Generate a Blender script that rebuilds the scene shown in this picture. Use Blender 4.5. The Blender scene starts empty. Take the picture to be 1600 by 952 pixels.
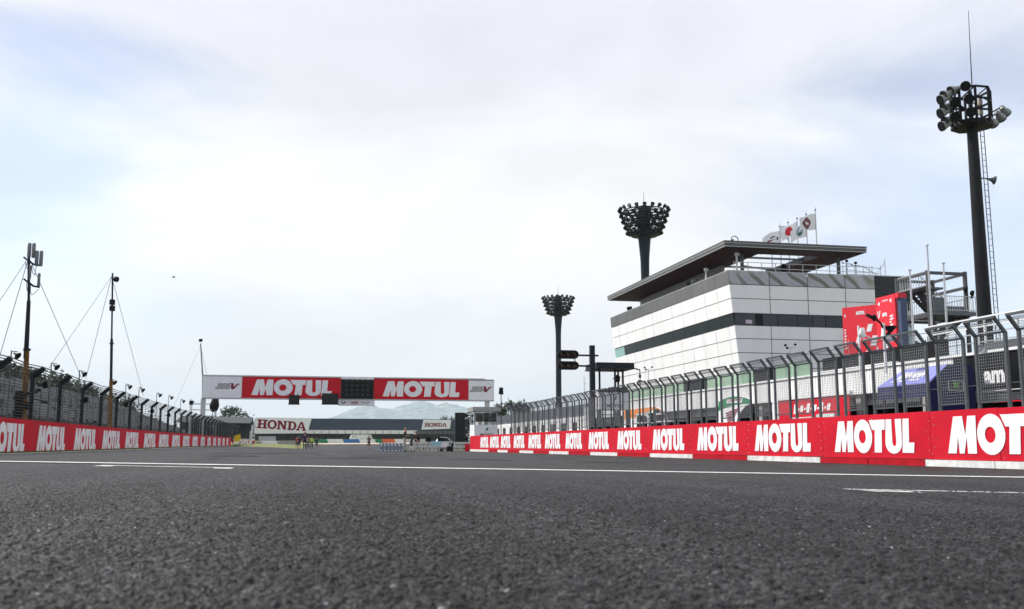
import bpy, bmesh, math, random
from math import sin, cos, pi, radians, atan, sqrt
from mathutils import Vector, Matrix, noise
from mathutils.geometry import tessellate_polygon
random.seed(7)
S = bpy.context.scene
COL = S.collection

# ------------------------------------------------------------------ camera
FPX, CH = 1556.0, 0.32
TH = atan(220/FPX); PS = atan(336*cos(TH)/FPX)
cd = bpy.data.cameras.new('camera'); cam = bpy.data.objects.new('camera', cd); COL.objects.link(cam)
cd.sensor_width = 36; cd.lens = FPX*36/1600; cd.clip_end = 20000; cd.clip_start = .05
cam.location = (0, 0, CH)
cR = Vector((cos(PS), -sin(PS), 0)); cF = Vector((sin(PS)*cos(TH), cos(PS)*cos(TH), sin(TH))); cU = cR.cross(cF)
cam.rotation_euler = Matrix((cR, cU, -cF)).transposed().to_euler()
cd.dof.use_dof = True; cd.dof.focus_distance = 17; cd.dof.aperture_fstop = 4.5
S.camera = cam

# ------------------------------------------------------------------ world, sun, exposure
SUN_EL, SUN_AZ = radians(48), radians(-62)      # azimuth from +Y, clockwise positive
W = bpy.data.worlds.new('World'); S.world = W; W.use_nodes = True
nt = W.node_tree; N = nt.nodes; L = nt.links
bg = N['Background']; bg.inputs['Strength'].default_value = .1
sky = N.new('ShaderNodeTexSky'); sky.sky_type = 'NISHITA'; sky.sun_disc = False
sky.sun_elevation = SUN_EL; sky.sun_rotation = SUN_AZ; sky.dust_density = .5; sky.air_density = .8
def wn(t, **k):
    n = N.new(t)
    for a, b in k.items(): setattr(n, a, b)
    return n
tc = wn('ShaderNodeTexCoord')
mp = wn('ShaderNodeMapping'); mp.inputs['Scale'].default_value = (1.0, 1.0, 2.6); mp.inputs['Location'].default_value = (3.1, 1.7, .4)
L.new(tc.outputs['Generated'], mp.inputs['Vector'])
n1 = wn('ShaderNodeTexNoise'); n1.inputs['Scale'].default_value = 3.2; n1.inputs['Detail'].default_value = 6; n1.inputs['Roughness'].default_value = .52; n1.inputs['Distortion'].default_value = .3
L.new(mp.outputs[0], n1.inputs['Vector'])
n2 = wn('ShaderNodeTexNoise'); n2.inputs['Scale'].default_value = 2.0; n2.inputs['Detail'].default_value = 4
mp2 = wn('ShaderNodeMapping'); mp2.inputs['Scale'].default_value = (1, 1, 3.2); mp2.inputs['Location'].default_value = (.3, 5.2, 2.1)
L.new(tc.outputs['Generated'], mp2.inputs['Vector']); L.new(mp2.outputs[0], n2.inputs['Vector'])
def math_(op, a, b=None, c=None, clamp=False):
    n = wn('ShaderNodeMath', operation=op, use_clamp=clamp)
    for i, v in enumerate((a, b, c)):
        if v is None: continue
        if isinstance(v, (int, float)): n.inputs[i].default_value = v
        else: L.new(v, n.inputs[i])
    return n.outputs[0]
def skyhole(az, el, r0, r1):                     # a break in the cloud deck round a direction
    d = Vector((sin(az)*cos(el), cos(az)*cos(el), sin(el)))
    v = wn('ShaderNodeVectorMath', operation='DISTANCE'); v.inputs[1].default_value = d
    L.new(tc.outputs['Generated'], v.inputs[0])
    dd = math_('ADD', v.outputs['Value'], math_('MULTIPLY', math_('SUBTRACT', n1.outputs['Fac'], .5), .55))
    m = wn('ShaderNodeMapRange', interpolation_type='SMOOTHSTEP'); m.inputs['From Min'].default_value = r0; m.inputs['From Max'].default_value = r1
    m.inputs['To Min'].default_value = 1; m.inputs['To Max'].default_value = 0
    L.new(dd, m.inputs['Value']); return m.outputs[0]
h1 = skyhole(radians(-14), radians(13.2), .02, .19)
h2 = skyhole(radians(38), radians(12), .04, .23)
h3 = skyhole(radians(150), radians(35), .2, .7)
h4 = skyhole(radians(-110), radians(40), .2, .6)
hole = math_('MAXIMUM', math_('MAXIMUM', h1, h2), math_('MAXIMUM', h3, h4))
hole = math_('MULTIPLY', hole, .5, clamp=True)
sep = wn('ShaderNodeSeparateXYZ'); L.new(tc.outputs['Generated'], sep.inputs[0])
# cloud base turns greyer higher up, white towards the horizon
hr = wn('ShaderNodeMapRange', interpolation_type='SMOOTHSTEP'); hr.inputs['From Min'].default_value = .25; hr.inputs['From Max'].default_value = .41
L.new(math_('ADD', sep.outputs['Z'], math_('MULTIPLY', math_('SUBTRACT', n2.outputs['Fac'], .5), .22)), hr.inputs['Value'])
cm = wn('ShaderNodeMix', data_type='RGBA'); cm.inputs['A'].default_value = (7.35, 7.42, 7.6, 1); cm.inputs['B'].default_value = (6.5, 6.55, 7.1, 1)
L.new(hr.outputs[0], cm.inputs['Factor'])
sm = wn('ShaderNodeMix', data_type='RGBA'); L.new(hole, sm.inputs['Factor']); L.new(cm.outputs['Result'], sm.inputs['A'])
sb = wn('ShaderNodeMix', data_type='RGBA', blend_type='MULTIPLY'); sb.inputs['Factor'].default_value = 1; sb.inputs['B'].default_value = (1.5, 1.52, 1.62, 1)
L.new(sky.outputs[0], sb.inputs['A']); L.new(sb.outputs['Result'], sm.inputs['B'])
tx = wn('ShaderNodeMix', data_type='RGBA', blend_type='MULTIPLY'); tx.inputs['Factor'].default_value = 1      # soft relief in the cloud deck
tr = wn('ShaderNodeMapRange'); tr.inputs['From Min'].default_value = .3; tr.inputs['From Max'].default_value = .7; tr.inputs['To Min'].default_value = .86; tr.inputs['To Max'].default_value = 1.08
L.new(n1.outputs['Fac'], tr.inputs['Value']); L.new(sm.outputs['Result'], tx.inputs['A']); L.new(tr.outputs[0], tx.inputs['B'])
L.new(tx.outputs['Result'], bg.inputs['Color'])

sd = bpy.data.lights.new('sun', 'SUN'); sun = bpy.data.objects.new('sun', sd); COL.objects.link(sun)
sd.energy = 3.6; sd.angle = radians(6); sd.color = (1, .96, .9)
sv = Vector((sin(SUN_AZ)*cos(SUN_EL), cos(SUN_AZ)*cos(SUN_EL), sin(SUN_EL)))
sun.rotation_euler = sv.to_track_quat('Z', 'Y').to_euler()
S.view_settings.view_transform = 'Standard'; S.view_settings.look = 'None'; S.view_settings.exposure = .52; S.view_settings.gamma = 1

# ------------------------------------------------------------------ pixel -> world (photo measured at 1600x952)
def ray(px, py): return cF + cR*((px-800)/FPX) - cU*((py-476)/FPX)
def atY(px, py, Y): d = ray(px, py); return Vector((0, 0, CH)) + d*(Y/d.y)
def atX(px, py, X): d = ray(px, py); return Vector((0, 0, CH)) + d*(X/d.x)
def interp(x, pts):
    if x <= pts[0][0]: return pts[0][1]
    for (a, u), (b, v) in zip(pts, pts[1:]):
        if x <= b: return u + (v-u)*(x-a)/(b-a)
    return pts[-1][1]
NEAR = [(-12, .1), (-9.7, .07), (-4, .06), (0, 0), (4, -.07), (9, -.15), (13, -.19), (14.4, -.16), (26, -.1)]
FAR = [(-12, .25), (-9.7, .2), (-4, .05), (0, -.15), (5, -.25), (10, -.2), (14.4, -.2), (26, -.1)]
def sstep(t): t = max(0, min(1, t)); return t*t*(3-2*t)
def g(X, Y):
    t = sstep((Y-30)/80)
    z = interp(X, NEAR)*(1-t) + interp(X, FAR)*t
    if Y > 150: z += 1.05*sstep((Y-150)/75) + .006*max(0, min(Y, 300)-220)
    return z
def ground_px(px, py):
    d = ray(px, py); lo, hi = 1.0, 140.0
    for _ in range(50):
        m = (lo+hi)/2; p = Vector((0, 0, CH)) + d*m
        if p.z > g(p.x, p.y): lo = m
        else: hi = m
    return p

# ------------------------------------------------------------------ materials
MATS = {}
def M(name, col, rough=.6, metal=0, var=.12, scale=2.5, bump=0, bscale=30, spec=.4, streak=0):
    if name in MATS: return MATS[name]
    m = bpy.data.materials.new(name); m.use_nodes = True; t = m.node_tree; b = t.nodes['Principled BSDF']
    b.inputs['Roughness'].default_value = rough; b.inputs['Metallic'].default_value = metal; b.inputs['Specular IOR Level'].default_value = spec
    geo = t.nodes.new('ShaderNodeNewGeometry')
    n = t.nodes.new('ShaderNodeTexNoise'); n.inputs['Scale'].default_value = scale; n.inputs['Detail'].default_value = 5; n.inputs['Roughness'].default_value = .62
    mpn = t.nodes.new('ShaderNodeMapping'); mpn.inputs['Scale'].default_value = (1, 1, .25 if streak else 1)
    t.links.new(geo.outputs['Position'], mpn.inputs[0]); t.links.new(mpn.outputs[0], n.inputs['Vector'])
    r = t.nodes.new('ShaderNodeMapRange'); r.inputs['From Min'].default_value = .3; r.inputs['From Max'].default_value = .7
    r.inputs['To Min'].default_value = 1-var; r.inputs['To Max'].default_value = 1+var*.6
    t.links.new(n.outputs['Fac'], r.inputs['Value'])
    mx = t.nodes.new('ShaderNodeMix'); mx.data_type = 'RGBA'; mx.blend_type = 'MULTIPLY'; mx.inputs['Factor'].default_value = 1
    mx.inputs['A'].default_value = (*col, 1); t.links.new(r.outputs[0], mx.inputs['B']); t.links.new(mx.outputs['Result'], b.inputs['Base Color'])
    rr = t.nodes.new('ShaderNodeMapRange'); rr.inputs['To Min'].default_value = max(.05, rough-.1); rr.inputs['To Max'].default_value = min(1, rough+.1)
    t.links.new(n.outputs['Fac'], rr.inputs['Value']); t.links.new(rr.outputs[0], b.inputs['Roughness'])
    if bump:
        n3 = t.nodes.new('ShaderNodeTexNoise'); n3.inputs['Scale'].default_value = bscale; n3.inputs['Detail'].default_value = 4
        t.links.new(geo.outputs['Position'], n3.inputs['Vector'])
        bp = t.nodes.new('ShaderNodeBump'); bp.inputs['Strength'].default_value = bump; bp.inputs['Distance'].default_value = .02
        t.links.new(n3.outputs['Fac'], bp.inputs['Height']); t.links.new(bp.outputs[0], b.inputs['Normal'])
    MATS[name] = m; return m
RED = M('red_banner', (.57, .015, .032), .7, var=.16, scale=1.3, bump=.05, bscale=6, spec=.06)
REDB = M('red_gantry_sheet', (.56, .006, .018), .5, var=.08, scale=.5, spec=.12)
WHT = M('white_print', (.8, .8, .82), .7, var=.08, spec=.1)
def scuff(m):            # tyre dust and rubbed streaks with their own shape on the boards
    t = m.node_tree; b = t.nodes['Principled BSDF']; src = b.inputs['Base Color'].links[0].from_socket
    geo = t.nodes.new('ShaderNodeNewGeometry'); mp = t.nodes.new('ShaderNodeMapping'); mp.inputs['Scale'].default_value = (1, .9, 5); n = t.nodes.new('ShaderNodeTexNoise'); n.inputs['Scale'].default_value = 1.6; n.inputs['Detail'].default_value = 7; n.inputs['Roughness'].default_value = .7
    r = t.nodes.new('ShaderNodeMapRange'); r.inputs['From Min'].default_value = .56; r.inputs['From Max'].default_value = .74; r.inputs['To Min'].default_value = 0; r.inputs['To Max'].default_value = .5
    x = t.nodes.new('ShaderNodeMix'); x.data_type = 'RGBA'; x.inputs['B'].default_value = (.16, .06, .06, 1)
    t.links.new(geo.outputs['Position'], mp.inputs[0]); t.links.new(mp.outputs[0], n.inputs['Vector']); t.links.new(n.outputs['Fac'], r.inputs['Value']); t.links.new(r.outputs[0], x.inputs['Factor']); t.links.new(src, x.inputs['A']); t.links.new(x.outputs['Result'], b.inputs['Base Color'])
scuff(RED)
WHTP = M('white_paint', (.78, .78, .78), .5, var=.1, scale=1.2, streak=1)
CLAD = M('white_cladding', (.84, .84, .83), .38, var=.07, scale=.9, streak=1)
GREYM = M('grey_cladding', (.3, .3, .3), .38, metal=.35, var=.16, scale=1.1, streak=1)
GALV = M('galvanised_steel', (.12, .13, .14), .45, metal=.6, var=.25, scale=6)
GALVL = M('light_galvanised_steel', (.5, .51, .52), .42, metal=.5, var=.15, scale=6)
DSTEEL = M('dark_painted_steel', (.016, .019, .024), .5, var=.25, scale=3, spec=.15)
BLK = M('black_plastic', (.008, .008, .009), .5, var=.2, spec=.12)
TOWERM = M('tower_blue_black', (.012, .019, .026), .5, var=.2, scale=.6, spec=.12)
CONC = M('concrete', (.33, .32, .31), .8, var=.25, scale=2, bump=.3)
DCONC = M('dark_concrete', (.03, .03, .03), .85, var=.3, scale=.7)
UNDER = M('red_brown_soffit', (.055, .012, .012), .6, var=.12, spec=.15)
RUST = M('ochre_steel', (.21, .1, .028), .7, var=.6, scale=4, spec=.1)
SEATM = M('seat_grey', (.14, .145, .15), .6, var=.6, scale=.35, spec=.15)
DARKIN = M('dark_interior', (.01, .01, .011), .8, spec=.05)
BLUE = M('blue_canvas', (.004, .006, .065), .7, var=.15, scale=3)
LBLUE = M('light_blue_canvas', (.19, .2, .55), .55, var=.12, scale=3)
GREEN = M('green_print', (.012, .2, .07), .5)
ORANGE = M('orange_print', (.9, .27, .03), .5)
DRED = M('dark_red_print', (.2, .012, .03), .5)
HRED = M('maroon_letters', (.2, .006, .022), .7, spec=.05)
BLKP = M('black_print', (.015, .015, .017), .5)
SKIN = M('skin', (.42, .24, .16), .55); HAIR = M('hair', (.05, .03, .02), .7)
YEL = M('yellow_cloth', (.85, .6, .01), .6); HIVIS = M('hi_vis_cloth', (.6, .85, .06), .6)
LOUV = M('grey_louvre', (.36, .36, .36), .5, metal=.2, var=.2, scale=2)
STANDR = M('stand_roof_slate', (.036, .05, .066), .6, var=.15, scale=.3, spec=.1)
LAMPG = M('lamp_glass', (.012, .013, .015), .35, spec=.2)
LAMPH = M('lamp_housing', (.25, .26, .26), .4, metal=.4, var=.15)
KBLUE = M('blue_barrier', (.025, .16, .42), .6); KGREEN = M('green_barrier', (.01, .22, .1), .5); KORNG = M('orange_barrier', (.75, .13, .04), .5)
WOOD = M('timber', (.4, .24, .1), .7, var=.3)
ALU = M('pale_metal', (.55, .57, .6), .35, metal=.6, var=.15)

def glass(name, col, rough=.08, alpha=1.0, spec=.6):
    m = bpy.data.materials.new(name); m.use_nodes = True; b = m.node_tree.nodes['Principled BSDF']
    b.inputs['Base Color'].default_value = (*col, 1); b.inputs['Roughness'].default_value = rough; b.inputs['Specular IOR Level'].default_value = spec
    b.inputs['Alpha'].default_value = alpha
    n = m.node_tree.nodes.new('ShaderNodeTexNoise'); n.inputs['Scale'].default_value = .6
    geo = m.node_tree.nodes.new('ShaderNodeNewGeometry'); m.node_tree.links.new(geo.outputs['Position'], n.inputs['Vector'])
    bp = m.node_tree.nodes.new('ShaderNodeBump'); bp.inputs['Strength'].default_value = .06; m.node_tree.links.new(n.outputs['Fac'], bp.inputs['Height']); m.node_tree.links.new(bp.outputs[0], b.inputs['Normal'])
    MATS[name] = m; return m
DGLASS = glass('dark_window_glass', (.006, .012, .01), spec=.08)
CGLASS = glass('pale_corner_glass', (.35, .62, .6), alpha=.6)
GGLASS = glass('green_balustrade_glass', (.3, .52, .32), alpha=.55)

def nodes_mat(name, fn):
    m = bpy.data.materials.new(name); m.use_nodes = True; t = m.node_tree; fn(t, t.nodes['Principled BSDF']); MATS[name] = m; return m
def asphalt(t, b):
    n = t.nodes.new; l = t.links.new
    geo = n('ShaderNodeNewGeometry')
    def mul(a, c, op='MULTIPLY'):
        k = n('ShaderNodeMath'); k.operation = op
        for i, v in enumerate((a, c)):
            if isinstance(v, (int, float)): k.inputs[i].default_value = v
            else: l(v, k.inputs[i])
        return k.outputs[0]
    def rng(v, a, c, d, e):
        k = n('ShaderNodeMapRange'); l(v, k.inputs[0])
        for i, q in enumerate((a, c, d, e)): k.inputs[i+1].default_value = q
        return k.outputs[0]
    v1 = n('ShaderNodeTexVoronoi'); v1.inputs['Scale'].default_value = 95; v1.feature = 'F1'; l(geo.outputs['Position'], v1.inputs['Vector'])
    v2 = n('ShaderNodeTexVoronoi'); v2.inputs['Scale'].default_value = 48; l(geo.outputs['Position'], v2.inputs['Vector'])
    s1 = n('ShaderNodeSeparateColor'); l(v1.outputs['Color'], s1.inputs[0])
    s2 = n('ShaderNodeSeparateColor'); l(v2.outputs['Color'], s2.inputs[0])
    nb = n('ShaderNodeTexNoise'); nb.inputs['Scale'].default_value = 14; nb.inputs['Detail'].default_value = 5; nb.inputs['Roughness'].default_value = .7; l(geo.outputs['Position'], nb.inputs['Vector'])
    nl = n('ShaderNodeTexNoise'); nl.inputs['Scale'].default_value = .35; nl.inputs['Detail'].default_value = 5; l(geo.outputs['Position'], nl.inputs['Vector'])
    mp = n('ShaderNodeMapping'); mp.inputs['Scale'].default_value = (1.4, .035, 1); l(geo.outputs['Position'], mp.inputs[0])
    ns = n('ShaderNodeTexNoise'); ns.inputs['Scale'].default_value = 1; ns.inputs['Detail'].default_value = 5; l(mp.outputs[0], ns.inputs['Vector'])
    base = rng(s1.outputs[0], 0, 1, .003, .037)
    chip = rng(s1.outputs[1], .994, 1, 0, .28)
    base = mul(base, mul(rng(nb.outputs['Fac'], .3, .7, .45, 1.5), rng(s2.outputs[0], 0, 1, .12, 1.9)))
    base = mul(base, rng(nl.outputs['Fac'], .3, .7, .85, 1.15))
    base = mul(base, rng(ns.outputs['Fac'], .38, .62, .62, 1.25))
    base = mul(base, chip, 'ADD')
    cc = n('ShaderNodeCombineColor'); l(base, cc.inputs[0]); l(base, cc.inputs[1]); l(mul(base, 1.04), cc.inputs[2])
    l(cc.outputs[0], b.inputs['Base Color'])
    l(rng(s1.outputs[2], 0, 1, .5, .8), b.inputs['Roughness']); b.inputs['Specular IOR Level'].default_value = .27
    h = mul(rng(v1.outputs['Distance'], 0, .8, 1, 0), mul(rng(nb.outputs['Fac'], .25, .75, 0, 1.6), rng(v2.outputs['Distance'], 0, .8, .9, 0), 'ADD'), 'ADD')
    bp = n('ShaderNodeBump'); bp.inputs['Strength'].default_value = .85; bp.inputs['Distance'].default_value = .006; l(h, bp.inputs['Height']); l(bp.outputs[0], b.inputs['Normal'])
ASPH = nodes_mat('asphalt', asphalt)
def grassm(t, b):
    n = t.nodes.new; l = t.links.new
    geo = n('ShaderNodeNewGeometry'); x = n('ShaderNodeTexNoise'); x.inputs['Scale'].default_value = .8; x.inputs['Detail'].default_value = 8; l(geo.outputs['Position'], x.inputs['Vector'])
    c = n('ShaderNodeValToRGB'); c.color_ramp.elements[0].position = .35; c.color_ramp.elements[0].color = (.07, .1, .015, 1); c.color_ramp.elements[1].position = .68; c.color_ramp.elements[1].color = (.22, .215, .06, 1)
    l(x.outputs['Fac'], c.inputs[0]); l(c.outputs[0], b.inputs['Base Color']); b.inputs['Roughness'].default_value = .9
GRASS = nodes_mat('dry_grass', grassm)
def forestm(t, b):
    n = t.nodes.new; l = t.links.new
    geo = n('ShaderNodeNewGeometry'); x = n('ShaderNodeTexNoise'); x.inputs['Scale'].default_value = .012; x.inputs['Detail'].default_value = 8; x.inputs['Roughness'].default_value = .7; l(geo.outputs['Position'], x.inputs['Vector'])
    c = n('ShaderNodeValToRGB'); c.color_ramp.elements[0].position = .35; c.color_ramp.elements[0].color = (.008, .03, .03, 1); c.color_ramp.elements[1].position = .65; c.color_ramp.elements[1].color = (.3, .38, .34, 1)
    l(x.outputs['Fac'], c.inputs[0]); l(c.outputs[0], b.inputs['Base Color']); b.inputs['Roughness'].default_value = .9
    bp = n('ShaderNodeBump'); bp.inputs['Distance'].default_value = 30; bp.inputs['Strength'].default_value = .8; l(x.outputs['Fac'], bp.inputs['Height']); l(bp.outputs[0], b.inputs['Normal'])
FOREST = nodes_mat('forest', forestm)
SAND = M('gravel_beige', (.5, .4, .3), .9, var=.25, scale=.5)
PAINT = M('road_paint', (.62, .62, .61), .7, var=.55, scale=14, bump=.2, bscale=90)
LEAF = [M('leaf_dark', (.02, .036, .014), .7, var=.5, scale=.7), M('leaf_green', (.04, .07, .025), .7, var=.5, scale=.7)]
BARK = M('bark', (.07, .05, .035), .9, var=.3)

# ------------------------------------------------------------------ mesh building
class MB:
    def __init__(s): s.v = []; s.f = []; s.m = []
    def add(s, vs, fs, mi=0):
        k = len(s.v); s.v += [tuple(v) for v in vs]; s.f += [tuple(k+i for i in f) for f in fs]; s.m += [mi]*len(fs); return s
    def hexa(s, p, mi=0):        # 8 corners: bottom 4 ccw, top 4 ccw
        return s.add(p, [(3, 2, 1, 0), (4, 5, 6, 7), (0, 1, 5, 4), (1, 2, 6, 5), (2, 3, 7, 6), (3, 0, 4, 7)], mi)
    def box(s, a, b, mi=0):
        x0, x1 = sorted((a[0], b[0])); y0, y1 = sorted((a[1], b[1])); z0, z1 = sorted((a[2], b[2]))
        return s.hexa([(x0, y0, z0), (x1, y0, z0), (x1, y1, z0), (x0, y1, z0), (x0, y0, z1), (x1, y0, z1), (x1, y1, z1), (x0, y1, z1)], mi)
    def bar(s, a, b, w, h=None, mi=0, up=(0, 0, 1)):
        a = Vector(a); b = Vector(b); d = (b-a); h = h or w
        if d.length < 1e-6: return s
        d.normalize(); u = Vector(up)
        if abs(d.dot(u)) > .98: u = Vector((0, 1, 0))
        x = d.cross(u).normalized(); y = x.cross(d)
        c = [(-1, -1), (1, -1), (1, 1), (-1, 1)]
        return s.hexa([a+x*(i*w/2)+y*(j*h/2) for i, j in c]+[b+x*(i*w/2)+y*(j*h/2) for i, j in c], mi)
    def cyl(s, a, b, r, r2=None, n=8, mi=0, caps=True):
        a = Vector(a); b = Vector(b); r2 = r if r2 is None else r2; d = (b-a).normalized()
        u = Vector((0, 0, 1)) if abs(d.z) < .95 else Vector((0, 1, 0)); x = d.cross(u).normalized(); y = d.cross(x)
        vs = []
        for p, q in ((a, r), (b, r2)):
            for i in range(n): t = 2*pi*i/n; vs.append(p+x*(cos(t)*q)+y*(sin(t)*q))
        fs = [((i+1) % n, i, n+i, n+(i+1) % n) for i in range(n)]
        if caps: fs += [tuple(range(n)), tuple(range(2*n-1, n-1, -1))]
        return s.add(vs, fs, mi)
    def path(s, pts, r, n=6, mi=0):
        for a, b in zip(pts, pts[1:]): s.cyl(a, b, r, n=n, mi=mi)
        return s
    def lathe(s, c, prof, n=16, axis=(0, 0, 1), mi=0):
        c = Vector(c); d = Vector(axis).normalized(); u = Vector((0, 0, 1)) if abs(d.z) < .95 else Vector((0, 1, 0)); x = d.cross(u).normalized(); y = d.cross(x)
        vs = []
        for r, h in prof:
            for i in range(n): t = 2*pi*i/n; vs.append(c+d*h+x*(cos(t)*r)+y*(sin(t)*r))
        fs = []
        for k in range(len(prof)-1):
            for i in range(n): fs.append((k*n+(i+1) % n, k*n+i, (k+1)*n+i, (k+1)*n+(i+1) % n))
        fs += [tuple(range(n)), tuple(range(len(prof)*n-1, (len(prof)-1)*n-1, -1))]
        return s.add(vs, fs, mi)
    def prism(s, outline, frame, depth, mi=0):   # outline 2D in frame(u,v,w)->world ; extruded w 0..depth
        n = len(outline); vs = [frame(u, v, 0) for u, v in outline]+[frame(u, v, depth) for u, v in outline]
        tri = tessellate_polygon([[Vector((u, v, 0)) for u, v in outline]])
        fs = [tuple(t) for t in tri]+[tuple(n+i for i in reversed(t)) for t in tri]+[(i, (i+1) % n, n+(i+1) % n, n+i) for i in range(n)]
        return s.add(vs, fs, mi)
    def mesh(s, name, mats, o=(0, 0, 0), smooth=False, fixn=True):
        me = bpy.data.meshes.new(name); o = Vector(o)
        me.from_pydata([Vector(v)-o for v in s.v], [], s.f)
        for m in (mats if isinstance(mats, (list, tuple)) else [mats]): me.materials.append(m)
        if any(s.m): me.polygons.foreach_set('material_index', s.m)
        if fixn and len(s.f) < 30000:
            bm = bmesh.new(); bm.from_mesh(me); bmesh.ops.recalc_face_normals(bm, faces=bm.faces); bm.to_mesh(me); bm.free()
        if smooth:
            me.polygons.foreach_set('use_smooth', [True]*len(me.polygons)); 
            try: me.set_sharp_from_angle(angle=radians(40))
            except Exception: pass
        me.update(); return me
    def build(s, name, mats, parent=None, smooth=False, label=None, kind=None, fixn=True):
        o = bpy.data.objects.new(name, s.mesh(name, mats, org(parent), smooth, fixn)); COL.objects.link(o); o.parent = parent
        if label: o['label'] = label
        if kind: o['kind'] = kind
        return o
def org(p):
    v = Vector()
    while p: v += p.location; p = p.parent
    return v
def tag(o, label=None, cat=None, group=None, kind=None):
    for k, v in (('label', label), ('category', cat), ('group', group), ('kind', kind)):
        if v: o[k] = v
    return o
def thing(name, label, cat, loc, group=None):
    o = bpy.data.objects.new(name, None); COL.objects.link(o); o.location = loc; o.empty_display_size = .2
    return tag(o, label, cat, group)
def children(o): return [c for c in COL.objects if c.parent == o]
def copy_tree(o, parent=None):
    kids = list(KIDS.get(o.name, [])) if o.name in KIDS else children(o)
    c = o.copy(); COL.objects.link(c); c.parent = parent
    for k in kids: copy_tree(k, c)
    return c
KIDS = {}
def mobj(name, me, parent=None, loc=(0, 0, 0)):
    o = bpy.data.objects.new(name, me); COL.objects.link(o); o.parent = parent; o.location = loc; return o

# ------------------------------------------------------------------ lettering
def polymesh(name, polys, mat):
    vs, fs = [], []
    for outer, *holes in polys:
        k = len(vs); loops = [outer]+holes; flat = [p for lp in loops for p in lp]
        tri = tessellate_polygon([[Vector((u, v, 0)) for u, v in lp] for lp in loops])
        vs += [(u, 0, v) for u, v in flat]
        for t in tri:
            a, b, c = (flat[i] for i in t)
            ar = (b[0]-a[0])*(c[1]-a[1])-(c[0]-a[0])*(b[1]-a[1])
            if abs(ar) < 1e-9: continue
            fs.append(tuple(k+i for i in (t if ar > 0 else reversed(t))))
    me = bpy.data.meshes.new(name); me.from_pydata(vs, [], fs); me.materials.append(mat); me.update(); return me
def ell(cx, cy, rx, ry, n=26, a0=0, a1=2*pi, p=2.0):
    o = []
    for i in range(n):
        t = a0+(a1-a0)*i/(n if a1-a0 > 6.2 else n-1); c, q = cos(t), sin(t)
        o.append((cx+rx*math.copysign(abs(c)**(2/p), c), cy+ry*math.copysign(abs(q)**(2/p), q)))
    return o
def clipO(pts):
    out = []
    for u, v in pts:
        lim = .462+(1-v)*.115
        out.append((min(u, lim), v))
    return out
OIL = [
 [[(0, 0), (.065, 1), (.148, 1), (.168, .5), (.196, 1), (.268, 1), (.262, 0), (.184, 0), (.18, .45), (.152, 0), (.108, 0), (.1, .45), (.08, 0)]],
 [clipO(ell(.392, .5, .118, .53)), ell(.385, .49, .045, .21)],
 [[(.475, 1), (.674, 1), (.668, .69), (.632, .69), (.62, 0), (.532, 0), (.546, .69), (.514, .69)]],
 [[(.684, 1), (.752, 1)]+[(.752, .4)]+ell(.775, .32, .023, .13, 7, pi, 2*pi)+[(.798, .4), (.792, 1), (.866, 1), (.862, .3)]+ell(.766, .28, .096, .31, 12, 2*pi, pi)+[(.67, .32)]],
 [[(.882, 1), (.95, 1), (.942, .3), (1, .3), (.99, 0), (.864, 0)]]]
GLY = {'oil': polymesh('lettering', OIL, WHT)}
def slab(x, w, y0=0, y1=1, s=.05, h=.16):      # slab-serif stem (no overlaps)
    return [[(x-s, y0), (x+w+s, y0), (x+w+s, y0+h), (x+w, y0+h), (x+w, y1-h), (x+w+s, y1-h), (x+w+s, y1), (x-s, y1), (x-s, y1-h), (x, y1-h), (x, y0+h), (x-s, y0+h)]]
HON = [slab(.025, .05, s=.025), slab(.135, .05, s=.025), [[(.075, .42), (.135, .42), (.135, .58), (.075, .58)]],
       [ell(.305, .5, .098, .52), ell(.305, .5, .048, .33)],
       [[(.405, 0), (.478, 0), (.478, .16), (.462, .16), (.462, .66), (.542, 0), (.588, 0), (.588, .84), (.605, .84), (.605, 1), (.532, 1), (.532, .84), (.548, .84), (.548, .42), (.476, 1), (.405, 1), (.405, .84), (.422, .84), (.422, .16), (.405, .16)]],
       [[(.62, 0), (.72, 0)]+ell(.715, .5, .085, .5, 14, -pi/2, pi/2)+[(.62, 1), (.62, .84), (.638, .84), (.638, .16), (.62, .16)], [(.688, .16), (.71, .17)]+ell(.712, .5, .04, .33, 10, -pi/2, pi/2)+[(.688, .84)]],
       [[(.8, 0), (.868, 0), (.868, .16), (.852, .16), (.864, .3), (.93, .3), (.942, .16), (.925, .16), (.925, 0), (1, 0), (1, .16), (.988, .16), (.922, 1), (.873, 1), (.818, .16), (.8, .16)], [(.872, .44), (.922, .44), (.897, .78)]]]
GLY['slab'] = polymesh('lettering', HON, HRED)
VLET = [[[(0, 1), (.34, 1), (.42, .42), (.74, 1), (1.2, 1), (1.05, .86), (.92, .86), (.42, 0), (.1, 0)]]]
GLY['vee'] = polymesh('letter_v', VLET, DRED)
TXT = {}
def textmesh(body, mat, bold=0, shear=0):
    key = (body, mat.name, bold, shear)
    if key in TXT: return TXT[key]
    c = bpy.data.curves.new('t', 'FONT'); c.body = body; c.size = 1; c.offset = bold; c.shear = shear; c.resolution_u = 3; c.fill_mode = 'FRONT'
    o = bpy.data.objects.new('t', c); COL.objects.link(o)
    dg = bpy.context.evaluated_depsgraph_get(); me = bpy.data.meshes.new_from_object(o.evaluated_get(dg))
    bpy.data.objects.remove(o); bpy.data.curves.remove(c)
    xs = [v.co.x for v in me.vertices]; ys = [v.co.y for v in me.vertices]; x0, x1, y0, y1 = min(xs), max(xs), min(ys), max(ys)
    for v in me.vertices: v.co = ((v.co.x-x0)/(x1-x0), 0, (v.co.y-y0)/(y1-y0))
    me.materials.clear(); me.materials.append(mat); me.name = 'lettering'; TXT[key] = me; return me
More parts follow.
